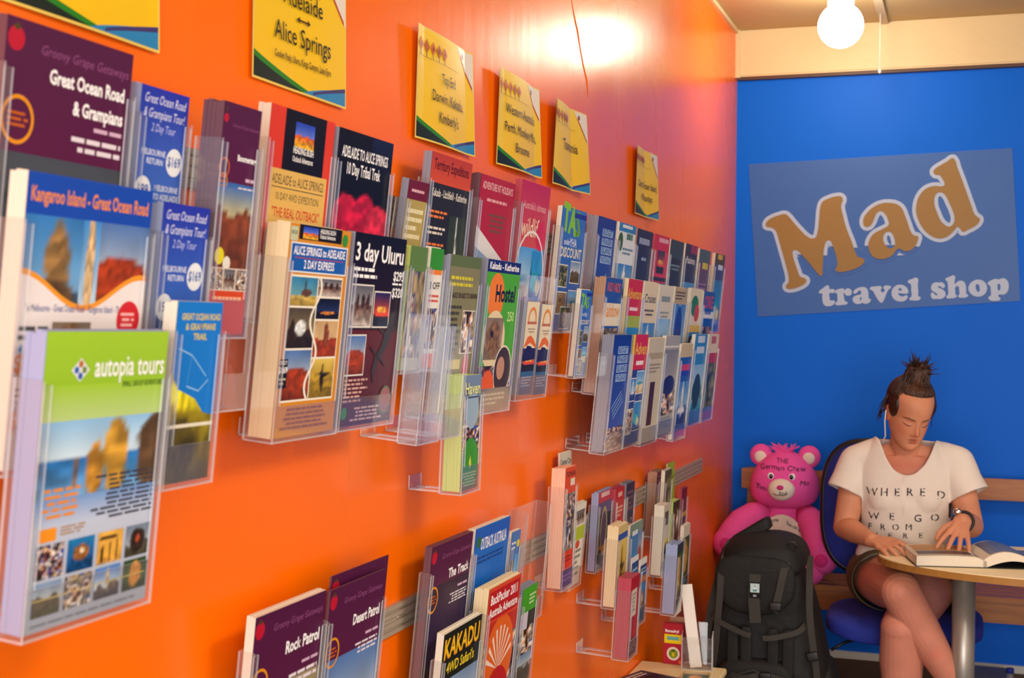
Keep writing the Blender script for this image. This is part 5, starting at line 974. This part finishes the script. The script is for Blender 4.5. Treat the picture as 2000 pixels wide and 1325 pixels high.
strap([(-.115, -.06, ptop - .01), (-.125, -.155, ptop - .09), (-.13, -.17, ptop - .2), (-.15, -.15, .36), (-.18, -.13, .28)], .011); buckle((-.165, -.15, .33), .3)
strap([(.10, -.08, ptop - .0), (.085, -.168, ptop - .08), (.07, -.18, ptop - .16), (.055, -.178, ptop - .22)], .012); buckle((.06, -.186, ptop - .2))
strap([(.155, -.03, ptop - .05), (.165, -.13, ptop - .12), (.17, -.15, ptop - .24), (.19, -.14, .36), (.2, -.12, .26)], .011); buckle((.18, -.155, .4), -.3)
strap([(-.14, -.05, ptop - .10), (-.165, -.115, ptop - .22), (-.19, -.13, .34), (-.215, -.125, .22), (-.22, -.12, .05)], .013)
strap([(-.01, -.17, ptop - .10), (-.012, -.183, ptop - .17), (-.005, -.185, ptop - .26)], .019, 'center_strap')
strap([(-.12, -.165, .33), (-.05, -.187, .315), (.02, -.19, .33), (.1, -.18, .315), (.17, -.14, .27)], .010); buckle((.03, -.196, .328))
strap([(.06, -.19, .325), (.075, -.196, .25), (.08, -.195, .15), (.075, -.19, .03)], .018)
strap([(.12, -.17, .30), (.17, -.16, .20), (.22, -.12, .08)], .010)
strap([(-.14, -.16, .30), (-.19, -.14, .20), (-.21, -.12, .12)], .010); buckle((-.19, -.148, .2), .6)
for xx in (-.085, -.04, .05, .10): link('panel_strip', superell('panel_strip', .019, .008, .085, .4, .4, 16, 12, 'nylon2'), None, pack, (xx, -.160, .40))
strap([(-.155, -.13, .52), (-.14, -.165, .50), (-.06, -.185, .47), (-.02, -.188, .46)], .009); strap([(.155, -.13, .50), (.13, -.17, .48), (.06, -.188, .46), (.02, -.19, .455)], .009)
strap([(-.2, -.12, .26), (-.1, -.178, .235), (0, -.186, .23), (.1, -.178, .235), (.2, -.12, .26)], .008); buckle((-.06, -.188, .235))
link('haul_loop', tube_mesh('haul_loop', [(.06, -.03, 0), (.075, -.05, .018), (.09, -.05, .02), (.10, -.03, 0)], .004, 8, ['webbing']), None, lid, (.02, -.06, .045))
a = Art(.036, .052); a.R(0, 0, 1, 1, '#14161a'); a.R(.08, .35, .92, .92, '#cfe0e0'); a.PG([(.3, .42), (.5, .85), (.7, .42)], '#4f9aa0'); a.E(.5, .62, .13, '#e8f4f4'); a.R(.35, .08, .65, .2, '#aeb6b8')
link('logo_patch', a.mesh('logo_patch', 'matteprint'), None, pack, (-.008, -.1905, ptop - .175))
link('top_cloth', superell('top_cloth', .075, .035, .022, .3, .3, 28, 16, 'eyeblack' if False else 'nylon', lambda x, y, z: (x, y, z + .02 * sin(12 * x))), None, lid, (-.05, .02, .07), (0, -.35, 0))
# ------------------------------------------------------------------ seated woman reading
from mathutils.bvhtree import BVHTree
def capsule(bm, a, b, ra, rb, n=24, cap=5):
    a = Vector(a); b = Vector(b); t = (b - a).normalized(); pts = []; rad = []
    for k in range(cap): th = pi / 2 * (1 - k / cap); pts.append(a - t * ra * sin(th)); rad.append(max(ra * cos(th), ra * .03))
    pts.append(a); rad.append(ra); pts.append(b); rad.append(rb)
    for k in range(1, cap + 1): th = pi / 2 * k / cap; pts.append(b + t * rb * sin(th)); rad.append(max(rb * cos(th), rb * .03))
    tube_into(bm, pts, rad, n)
def chain(bm, pts, rads):
    for i in range(len(pts) - 1): capsule(bm, pts[i], pts[i + 1], rads[i], rads[i + 1])
def ellip(bm, c, r, mtx=None, nu=20, nv=14):
    rings = []
    for j in range(nv + 1):
        t = -pi / 2 + pi * j / nv; ring = []
        for i in range(nu):
            p = 2 * pi * i / nu; v = Vector((c[0] + r[0] * max(cos(t), .02) * cos(p), c[1] + r[1] * max(cos(t), .02) * sin(p), c[2] + r[2] * sin(t)))
            ring.append(bm.verts.new(mtx @ v if mtx else v))
        rings.append(ring)
    for a_, b_ in zip(rings, rings[1:]):
        for i in range(nu): bm.faces.new((a_[i], a_[(i + 1) % nu], b_[(i + 1) % nu], b_[i]))
    bm.faces.new(rings[0][::-1]); bm.faces.new(rings[-1])
def loft(bm, secs, n=36, e=.85):
    """secs: (cx, cy, cz, rx, ry) horizontal super-ellipse sections"""
    rings = [[bm.verts.new((cx + rx * sgn(cos(2 * pi * i / n), e), cy + ry * sgn(sin(2 * pi * i / n), e), cz)) for i in range(n)] for cx, cy, cz, rx, ry in secs]
    for a_, b_ in zip(rings, rings[1:]):
        for i in range(n): bm.faces.new((a_[i], a_[(i + 1) % n], b_[(i + 1) % n], b_[i]))
    bm.faces.new(rings[0][::-1]); bm.faces.new(rings[-1])
def remesh(bm, name, voxel, smooth=3, fac=.5):
    bmesh.ops.recalc_face_normals(bm, faces=bm.faces)
    me = bpy.data.meshes.new(name); bm.to_mesh(me); bm.free(); o = bpy.data.objects.new('tmp', me); COL.objects.link(o)
    md = o.modifiers.new('r', 'REMESH'); md.mode = 'VOXEL'; md.voxel_size = voxel; md.adaptivity = 0
    if smooth: sm = o.modifiers.new('s', 'SMOOTH'); sm.iterations = smooth; sm.factor = fac
    r = bpy.data.meshes.new_from_object(o.evaluated_get(bpy.context.evaluated_depsgraph_get())); bpy.data.objects.remove(o); r.name = name; r.materials.clear()
    for p in r.polygons: p.use_smooth = True
    return r
def smooth_rim(b, it):                 # even out a cut hem
    rim = [(v, [e.other_vert(v) for e in v.link_edges if e.is_boundary]) for v in b.verts if v.is_boundary]
    for _ in range(it):
        new = [(v, v.co * .4 + (nb[0].co + nb[1].co) * .3) for v, nb in rim if len(nb) == 2]
        for v, c in new: v.co = c
    inner = [v for v in b.verts if not v.is_boundary and any(e.other_vert(v).is_boundary for e in v.link_edges)]
    for _ in range(3): bmesh.ops.smooth_vert(b, verts=inner, factor=.5, use_axis_x=True, use_axis_y=True, use_axis_z=True)
def V3(px, py, Y): p = on_depth(px, py, Y); return Vector((p[0], p[1], p[2]))

M['skin'] = print_material('skin', .5, 0); b_ = M['skin'].node_tree.nodes['Principled BSDF']; b_.inputs['Subsurface Weight'].default_value = .12; b_.inputs['Subsurface Radius'].default_value = (.012, .005, .003)
def hair_material():
    m = mat('brown_hair', '#3a1c10', .45, noise=.6, nscale=30, stretch=(1, 1, .2), noise_col='#170a06', bump=.5, bscale=90); return m
M['hair'] = hair_material()
M['hairlight'] = mat('brown_hair_light', '#6a4226', .45, noise=.5, nscale=30, noise_col='#3a2010')
M['shirt'] = mat('white_cotton', '#e9dfd3', .85, noise=.05, nscale=40, bump=.12, bscale=25)
M['camo'] = mat('olive_camouflage_cotton', '#3d3a22', .85, noise=.8, nscale=16, noise_col='#6d5f36', bump=.15, bscale=30)
M['lipline'] = mat('lip_shadow_red', '#7c322c', .6, noise=.1)
M['silver'] = mat('silver_metal', '#c8c4bc', .2, metal=1)

woman = thing('person', 'seated woman in white printed T-shirt and camouflage shorts reading the open book', 'person', (.765, 5.05, 0))
ORG = Vector((.765, 5.05, 0))
# joints in room coordinates
pelvis = V3(1765, 1128, 5.13); pelvis.z = .585
chest = V3(1768, 968, 5.07); neck0 = V3(1771, 893, 5.05); headc = V3(1778, 806, 4.985)
shA = V3(1676, 908, 5.06); shB = V3(1866, 912, 5.06)
elA = V3(1650, 1030, 5.01); wrA = V3(1703, 1056, 4.815)
elB = V3(1897, 1028, 5.02); wrB = V3(1880, 1018, 4.80)
hipA = Vector((.665, 5.12, .575)); knA = Vector((.765, 4.68, .605)); anA = Vector((.955, 4.715, .27))
hipB = Vector((.86, 5.12, .565)); knB = Vector((.768, 4.70, .475)); anB = Vector((.775, 4.745, .075))
HM = Matrix.Translation(headc) @ Matrix.Rotation(radians(22), 4, 'Z') @ Matrix.Rotation(radians(26), 4, 'X') @ Matrix.Rotation(radians(5), 4, 'Y') @ Matrix.Scale(1.04, 4)

def hand(bm, wr, d, n, thumb_s, curl, spread, sc=1.):
    """palm plus five fingers; d = direction to the fingertips, n = back of the hand, thumb_s = side of the thumb along d x n"""
    d = Vector(d).normalized(); n = Vector(n); n = (n - d * n.dot(d)).normalized(); s = d.cross(n)
    tips = []
    for i, (off, ln) in enumerate(((1.5, .92), (.5, 1.), (-.5, .95), (-1.5, .78))):
        k = thumb_s * off; kn = wr + d * .080 * sc * (1 - .04 * abs(off)) + s * k * .0195 * sc
        chain(bm, [wr + s * k * .010 * sc, wr.lerp(kn, .55), kn], [.016 * sc, .014 * sc, .0105 * sc])
        p = kn; dd = (d + s * k * spread).normalized(); r = .0095 * sc
        for j, (l, c) in enumerate(zip((.042, .026, .021), curl)):
            ax = dd.cross(n).normalized(); dd = (Matrix.Rotation(-radians(c), 3, ax) @ dd).normalized()
            q = p + dd * l * ln * sc; capsule(bm, p, q, r, r * .9, 10, 3); p = q; r *= .9
        tips.append((p, dd))
    b0 = wr + d * .018 * sc + s * thumb_s * .018 * sc - n * .004
    t1 = b0 + (d * .6 + s * thumb_s * .75 - n * .25).normalized() * .042 * sc; t2 = t1 + (d * .85 + s * thumb_s * .35 - n * .3).normalized() * .030 * sc; t3 = t2 + (d * .95 + s * thumb_s * .1 - n * .25).normalized() * .024 * sc
    chain(bm, [b0, t1, t2, t3], [.015 * sc, .012 * sc, .0105 * sc, .0085 * sc]); tips.append((t3, d))
    return tips

bm = bmesh.new()
# torso under the shirt, neck
loft(bm, [(pelvis.x, 5.13, .50, .15, .10), (pelvis.x, 5.13, .60, .158, .108), (pelvis.x, 5.115, .72, .135, .098), (chest.x, 5.085, .84, .140, .105), (chest.x, 5.07, .93, .150, .095), (chest.x, 5.06, .99, .15, .075), (chest.x, 5.055, 1.035, .09, .06)])
capsule(bm, neck0 + Vector((0, .01, -.03)), HM @ Vector((0, .022, -.05)), .058, .050, 20)
for s, sh in ((-1, shA), (1, shB)): capsule(bm, neck0 + Vector((s * .035, .005, .012)), sh, .042, .042)
# arms
chain(bm, [shA, shA.lerp(elA, .5), elA], [.052, .050, .042]); chain(bm, [elA, elA.lerp(wrA, .35), wrA], [.042, .041, .026])
chain(bm, [shB, shB.lerp(elB, .5), elB], [.052, .049, .042]); chain(bm, [elB, elB.lerp(wrB, .35), wrB], [.042, .040, .026])
tA = hand(bm, wrA, V3(1754, 1070, 4.70) - wrA, (-.1, -.45, .9), -1, (8, 20, 18), .08)
tB = hand(bm, wrB, V3(1862, 1072, 4.665) - wrB, (.05, -.75, .65), 1, (4, 14, 10), .22)
# legs
chain(bm, [hipA, hipA.lerp(knA, .5), knA], [.098, .090, .068]); chain(bm, [knA, knA.lerp(anA, .3) + Vector((-.006, .012, 0)), knA.lerp(anA, .65), anA], [.067, .068, .053, .037])
chain(bm, [hipB, hipB.lerp(knB, .5), knB], [.095, .086, .068]); chain(bm, [knB, knB.lerp(anB, .3) + Vector((0, .015, 0)), knB.lerp(anB, .65), anB], [.067, .074, .058, .040])
for an, dr in ((anA, Vector((.45, -.75, -.45))), (anB, Vector((0, -1, -.12)))):
    dr.normalize(); heel = an + Vector((0, .02, -.035)); chain(bm, [heel, an + dr * .07 + Vector((0, 0, -.035)), an + dr * .15 + Vector((0, 0, -.045))], [.034, .034, .024])
# head: lofted skull with modelled features
HS = np.array([(-.116, -.066, -.030, .014), (-.107, -.078, -.012, .0315), (-.092, -.083, .008, .0450), (-.070, -.0835, .032, .0560), (-.045, -.0835, .056, .0630), (-.020, -.084, .078, .0675), (.0, -.0835, .092, .069), (.020, -.0855, .100, .072), (.045, -.084, .105, .074), (.070, -.073, .102, .071), (.090, -.051, .088, .060), (.105, -.022, .065, .042), (.1125, .006, .042, .019)])
GA = [(0, -.034, .0215, .0088, .0105), (0, -.008, .0100, .0066, .018), (0, -.022, .006, .0075, .012)]
for s in (-1, 1): GA += [(s * .031, .001, -.0085, .0165, .0100), (s * .031, -.0035, .0065, .0120, .0070), (s * .028, .0175, .0028, .018, .0055), (s * .038, -.032, .0035, .020, .020), (s * .0112, -.0405, .0062, .0058, .0055)]
GA += [(0, -.0595, .0052, .0150, .0042), (0, -.0700, .0055, .0125, .0046), (0, -.0650, -.0022, .0180, .0018), (0, -.0785, -.0025, .0150, .0045), (0, -.096, .0040, .0180, .0110), (0, -.050, -.0012, .0040, .0060)]
NZ, NA = 96, 110; hz_ = np.linspace(HS[0, 0], HS[-1, 0], NZ); rings = []
def cub(k): 
    d = np.gradient(HS[:, k], HS[:, 0]); i = np.clip(np.searchsorted(HS[:, 0], hz_) - 1, 0, len(HS) - 2); h = HS[i + 1, 0] - HS[i, 0]; t = (hz_ - HS[i, 0]) / h
    return HS[i, k] * (2 * t ** 3 - 3 * t ** 2 + 1) + h * d[i] * (t ** 3 - 2 * t ** 2 + t) + HS[i + 1, k] * (3 * t ** 2 - 2 * t ** 3) + h * d[i + 1] * (t ** 3 - t ** 2)
yf, yb, hw = cub(1), cub(2), cub(3)
for j in range(NZ):
    ring = []; yc = yf[j] * .30 + yb[j] * .70
    for i in range(NA):
        p = 2 * pi * i / NA; sx_ = sgn(cos(p), .88); sy_ = sgn(sin(p), .92 if sin(p) < 0 else 1.)
        x = hw[j] * sx_; y = yc + (sy_ * (yb[j] - yc) if sin(p) >= 0 else sy_ * (yc - yf[j])); z = hz_[j]
        if sin(p) < -.05: y -= min(1, -sin(p) * 3) * sum(A * math.exp(-((x - gx) / gsx) ** 2 - ((z - gz) / gsz) ** 2) for gx, gz, A, gsx, gsz in GA)
        ring.append(bm.verts.new(HM @ Vector((x, y, z))))
    rings.append(ring)
for a_, b_ in zip(rings, rings[1:]):
    for i in range(NA): bm.faces.new((a_[i], a_[(i + 1) % NA], b_[(i + 1) % NA], b_[i]))
bm.faces.new(rings[0][::-1]); bm.faces.new(rings[-1])
for s in (-1, 1): ellip(bm, (s * .071, .008, -.012), (.008, .018, .030), HM); ellip(bm, (s * .076, .014, .002), (.006, .012, .016), HM)
body = remesh(bm, 'body', .0027, 3, .5)
# skin tint
co = np.empty(len(body.vertices) * 3); body.vertices.foreach_get('co', co); co = co.reshape(-1, 3)
inv = np.array(HM.inverted()); lc = co @ inv[:3, :3].T + inv[:3, 3]
base = np.tile(lin(hx('#d2906e')), (len(co), 1))
def paint(mask, col): 
    global base
    base = base * (1 - mask[:, None]) + lin(hx(col)) * mask[:, None]
def soft(c, r, k=1.): d = (((lc - np.array(c)) / np.array(r)) ** 2).sum(1); return np.clip((1.25 - d) * 2, 0, 1) * k
for s in (-1, 1): paint(soft((s * .042, -.07, -.032), (.022, .03, .022), .28), '#d6745c'); paint(soft((s * .075, 0, -.012), (.014, .03, .034), .5), '#c96a50')
paint(soft((0, -.108, -.036), (.013, .016, .014), .35), '#cc6a50')
paint(soft((0, -.0885, -.0598), (.0175, .02, .0042), .8), '#a04a42'); paint(soft((0, -.0885, -.0700), (.0150, .02, .0046), .8), '#ac554b')
for s in (-1, 1): paint(soft((s * .030, -.084, -.001), (.017, .02, .011), .3), '#c07a60')
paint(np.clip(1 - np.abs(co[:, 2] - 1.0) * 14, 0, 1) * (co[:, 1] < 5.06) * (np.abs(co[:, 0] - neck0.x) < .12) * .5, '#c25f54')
legm = np.clip((.70 - co[:, 2]) * 12, 0, 1) * (co[:, 1] < 5.2); paint(legm * .55, '#cf8276')
r_ = vn(co[:, 0] * 10, co[:, 2] * 10, 3, 5); base *= (.94 + .12 * r_)[:, None]
d = np.linalg.norm(co - (np.array(knA.lerp(anA, .62)) + np.array([.0, -.045, .01])), axis=1); paint(np.clip((.035 - d) * 40, 0, 1) * .4, '#d8705c'); paint((np.abs(d) < .0055) * .9, '#7a2018')
at = body.attributes.new('ink', 'FLOAT_COLOR', 'POINT'); at.data.foreach_set('color', np.concatenate([base, np.ones((len(base), 1))], 1).ravel())
bbvh = BVHTree.FromPolygons([v.co.copy() for v in body.vertices], [tuple(p.vertices) for p in body.polygons])
HF = HM.to_3x3() @ Vector((0, 1, 0)); HF.normalize()
def face(x, z, off=.0004):           # point on the face surface in front of head-local (x, z)
    h = bbvh.ray_cast(HM @ Vector((x, -.2, z)), HF); return (h[0] if h[0] else HM @ Vector((x, -.09, z))) - HF * off
body.transform(Matrix.Translation(-ORG)); body.materials.append(M['skin'])
link('body', body, None, woman)

def child(name, me, m): me.transform(Matrix.Translation(-ORG)); me.materials.append(M[m]) if m else None; return link(name, me, None, woman)
# eyebrows, closed lash lines, mouth line
for s in (-1, 1):
    bm = bmesh.new(); tube_into(bm, [face(s * x, z) for x, z in ((.012, .0125), (.020, .0155), (.030, .0170), (.040, .0145), (.048, .010))], [.0012, .0021, .0021, .0016, .0006], 6); child('eyebrow', mesh_from(bm, 'eyebrow', smooth=True), 'hairlight')
    bm = bmesh.new(); tube_into(bm, [face(s * x, z) for x, z in ((.015, -.0075), (.022, -.0105), (.031, -.0115), (.039, -.0100), (.046, -.006))], [.0005, .0012, .0014, .0013, .0006], 6); child('eyelashes', mesh_from(bm, 'eyelashes', smooth=True), 'hair')
bm = bmesh.new(); tube_into(bm, [face(x, z, .0) for x, z in ((-.017, -.0650), (-.009, -.0645), (0, -.0650), (.009, -.0645), (.017, -.0650))], [.0004, .0009, .0010, .0009, .0004], 6); child('mouth_line', mesh_from(bm, 'mouth_line', smooth=True), 'lipline')
# hair: cap pulled back into a messy bun
bm = bmesh.new(); ellip(bm, (0, .032, .040), (.0815, .090, .083), HM, 28, 20); ellip(bm, (0, .045, -.005), (.074, .072, .075), HM); ellip(bm, (0, -.004, .082), (.056, .052, .036), HM)
for s in (-1, 1): ellip(bm, (s * .062, .0, .026), (.019, .036, .044), HM)
ellip(bm, (0, .03, .135), (.042, .042, .034), HM); ellip(bm, (.01, .02, .155), (.028, .030, .022), HM)
hair = remesh(bm, 'hair', .0032, 5)
r = random.Random(8)
for v in hair.vertices:
    l = HM.inverted() @ v.co; ang = math.atan2(l.x, l.y + .001); v.co += v.normal * (.0006 * sin(ang * 46))
hairo = child('hair', hair, 'hair')
bm = bmesh.new()
for k in range(46):
    a0 = r.uniform(0, 2 * pi); el = r.uniform(.1, 1.2); c = Vector((0, .028, .140)); dv = Vector((cos(a0) * cos(el), sin(a0) * cos(el), sin(el)))
    p0 = c + dv * .026; tw = Vector((r.uniform(-1, 1), r.uniform(-1, 1), r.uniform(-.4, 1))) * .018
    tube_into(bm, [HM @ p for p in (p0, c + dv * .044 + tw * .4, c + dv * r.uniform(.052, .075) + tw)], [.0035, .0026, .0006], 5)
for s in (-1, 1):
    for k in range(9):
        z0 = r.uniform(.0, .05); tube_into(bm, [HM @ Vector(p) for p in ((s * .078, .02 + r.uniform(-.02, .04), z0), (s * (.086 + r.uniform(0, .012)), .03, z0 - .03), (s * (.080 + r.uniform(-.004, .022)), .03 + r.uniform(-.02, .02), z0 - .07))], [.0022, .0018, .0005], 5)
child('loose_strands', mesh_from(bm, 'loose_strands', smooth=True), 'hair')['kind'] = 'stuff'
hb = BVHTree.FromPolygons([v.co + ORG for v in hair.vertices], [tuple(p.vertices) for p in hair.polygons]); bms = [bmesh.new(), bmesh.new()]
for k in range(150):                     # combed strands running from the hairline to the bun
    ph = radians(-125 + 250 * k / 149); e0 = radians(46 - 30 * min(1, abs(ph) / 1.5)) + r.uniform(-.05, .05); C_ = Vector((0, .015, .03)); pts = []
    d0 = Vector((sin(ph) * cos(e0), -cos(ph) * cos(e0), sin(e0))); d1 = Vector((r.uniform(-.12, .12), .15 + r.uniform(-.1, .1), 1)).normalized()
    for t in np.linspace(0, 1, 8):
        dv = d0.slerp(d1, t * .92) if hasattr(d0, 'slerp') else (d0 * (1 - t) + d1 * t).normalized()
        h = hb.ray_cast(HM @ (C_ + dv * .25), (HM.to_3x3() @ -dv).normalized())
        if h[0]: pts.append(h[0] + h[1] * .0002)
    if len(pts) > 3: tube_into(bms[(abs(ph + .25) < .55 and k % 3 != 0) or k % 5 == 0], pts, [.0006] + [.0019] * (len(pts) - 2) + [.001], 5)
child('combed_strands', mesh_from(bms[0], 'combed_strands', smooth=True), 'hair')['kind'] = 'stuff'
child('light_strands', mesh_from(bms[1], 'light_strands', smooth=True), 'hairlight')['kind'] = 'stuff'
# T-shirt
bm = bmesh.new()
loft(bm, [(pelvis.x, 5.12, .555, .178, .132), (pelvis.x, 5.115, .62, .172, .132), (pelvis.x, 5.105, .70, .158, .124), (chest.x, 5.085, .78, .156, .122), (chest.x, 5.072, .86, .163, .132), (chest.x, 5.065, .92, .170, .122), (chest.x, 5.06, .985, .172, .098), (chest.x, 5.055, 1.035, .150, .088), (chest.x, 5.05, 1.08, .115, .078), (chest.x, 5.045, 1.115, .092, .070)], 44)
for s in (-1, 1): ellip(bm, (chest.x + s * .066, 5.0, .885), (.066, .062, .066))
cuff = []
for sh, el, s in ((shA, elA, -1), (shB, elB, 1)):
    dirv = (el - sh).normalized(); dirv = (dirv + Vector((s * .22, -.04, 0))).normalized(); end = sh + dirv * .112; cuff.append((end, dirv))
    chain(bm, [Vector((chest.x + s * .08, 5.055, 1.045)), sh + Vector((s * .004, 0, .010)), sh + dirv * .06, end + dirv * .03], [.052, .060, .066, .073])
shirt = remesh(bm, 'tshirt', .005, 4)
bmm = bmesh.new(); bmm.from_mesh(shirt); dele = []
for v in bmm.verts:
    p = v.co; k = False
    dx = (p.x - (neck0.x + .004)) / .098; zl = .972 + .128 * abs(dx) ** 2.2 if p.y < 5.05 else 1.085
    if p.z > min(zl, 1.098) and abs(dx) < 1.4: k = True
    for end, dv in cuff:
        if (p - end).dot(dv) > 0 and (p - end).length < .16 and (p.x - chest.x) * (1 if end.x > chest.x else -1) > .150 and (p - end - dv * (p - end).dot(dv)).length < .10: k = True
    if p.z < .565: k = True
    if k: dele.append(v)
bmesh.ops.delete(bmm, geom=dele, context='VERTS')
for v in bmm.verts:                      # folds
    p = v.co; f = .0045 * sin(62 * p.z + 22 * p.x + 3 * sin(9 * p.x)) * np.clip((.80 - p.z) * 7, 0, 1) + .0022 * sin(38 * p.x + 50 * p.z * (1 if p.x > .76 else -1)) * np.clip((p.z - .72) * 6, 0, 1)
    v.co += v.normal * f
smooth_rim(bmm, 14)
bmm.to_mesh(shirt); bmm.free()
bvh = BVHTree.FromPolygons([v.co.copy() for v in shirt.vertices], [tuple(p.vertices) for p in shirt.polygons])
so = child('tshirt', shirt, 'shirt'); sd = so.modifiers.new('thickness', 'SOLIDIFY'); sd.thickness = .003; sd.offset = 1
for p in shirt.polygons: p.use_smooth = True
# stencilled lettering on the shirt
for txt, px0, px1, py, size in (('WHERE', 1703, 1802, 960, .040), ('D', 1838, 1852, 968, .040), ('WE', 1706, 1742, 1008, .038), ('GO', 1793, 1826, 1012, .038), ('FROM', 1698, 1775, 1030, .032), ('HERE', 1708, 1798, 1047, .028)):
    for i, ch in enumerate(txt):
        bm = bmesh.new(); gx = px0 + (px1 - px0) * (i / max(1, len(txt) - 1) if len(txt) > 1 else 0); c = V3(gx, py, 4.96); g_, f_, a_ = glyph(ch, .006); vs = []
        for x, y in g_:
            X = c.x + (x - a_ / 2) * size; Z = c.z + (y - .35) * size; h = bvh.ray_cast(Vector((X, 4.3, Z)), Vector((0, 1, 0)))
            vs.append(bm.verts.new((X, (h[0].y if h[0] else 4.96) - .0048, Z)))
        for f in f_:
            cx_ = sum(g_[j][0] for j in f) / len(f)
            if abs((cx_ - a_ * .42)) < .035: continue      # stencil gap
            try: bm.faces.new([vs[j] for j in f])
            except ValueError: pass
        child('printed_letter', mesh_from(bm, 'printed_letter'), 'ink')
# shorts
bm = bmesh.new(); loft(bm, [(pelvis.x, 5.13, .487, .165, .125), (pelvis.x, 5.13, .54, .180, .132), (pelvis.x, 5.125, .62, .172, .125)])
cuts = []
for hp, kn, f, r1 in ((hipA, knA, .40, .106), (hipB, knB, .46, .106)):
    e = hp.lerp(kn, f); dv = (kn - hp).normalized(); cuts.append((e, dv)); chain(bm, [hp, hp.lerp(kn, .3), e + dv * .03], [.110, .110, r1])
sh_ = remesh(bm, 'shorts', .006, 3); bmm = bmesh.new(); bmm.from_mesh(sh_)
bmesh.ops.delete(bmm, geom=[v for v in bmm.verts if any((v.co - e).dot(dv) > 0 for e, dv in cuts)], context='VERTS')
smooth_rim(bmm, 14)
for v in bmm.verts: v.co += v.normal * .003 * sin(45 * v.co.y + 30 * v.co.x)
bmm.to_mesh(sh_); bmm.free(); so = child('shorts', sh_, 'camo'); sd = so.modifiers.new('thickness', 'SOLIDIFY'); sd.thickness = .004; sd.offset = 1
# wrist watch
wd = (wrB - elB).normalized(); wc = wrB - wd * .022; u = wd.cross(Vector((0, 0, 1))).normalized(); v_ = wd.cross(u)
bm = bmesh.new(); tube_into(bm, [wc + (u * cos(t) + v_ * sin(t)) * .033 for t in np.linspace(0, 2 * pi, 28)], .0055, 8); wt = child('watch_strap', mesh_from(bm, 'watch_strap', smooth=True), 'blackplastic')
face = wc + (u * .55 - v_ * .8).normalized() * .036
bm = bmesh.new(); ellip(bm, face, (.015, .010, .015)); child('watch_case', mesh_from(bm, 'watch_case', smooth=True), 'silver')
# thin white cord by the ear
ea = HM @ Vector((-.082, .0, -.02)); bm = bmesh.new(); tube_into(bm, [ea + Vector((0, 0, .02)), ea + Vector((-.004, 0, -.02)), ea + Vector((-.002, .01, -.075)), Vector((chest.x - .09, 5.02, 1.06))], .0022, 6); child('earphone_cable', mesh_from(bm, 'earphone_cable', smooth=True), 'white')
# canvas shoes
for an, dr in ((anA, Vector((.45, -.75, -.45))), (anB, Vector((0, -1, -.12)))):
    dr.normalize(); bm = bmesh.new(); chain(bm, [an + Vector((0, .02, -.035)), an + dr * .07 + Vector((0, 0, -.037)), an + dr * .155 + Vector((0, 0, -.047))], [.039, .039, .030]); child('shoe', remesh(bm, 'shoe', .005, 2), 'nylon2')
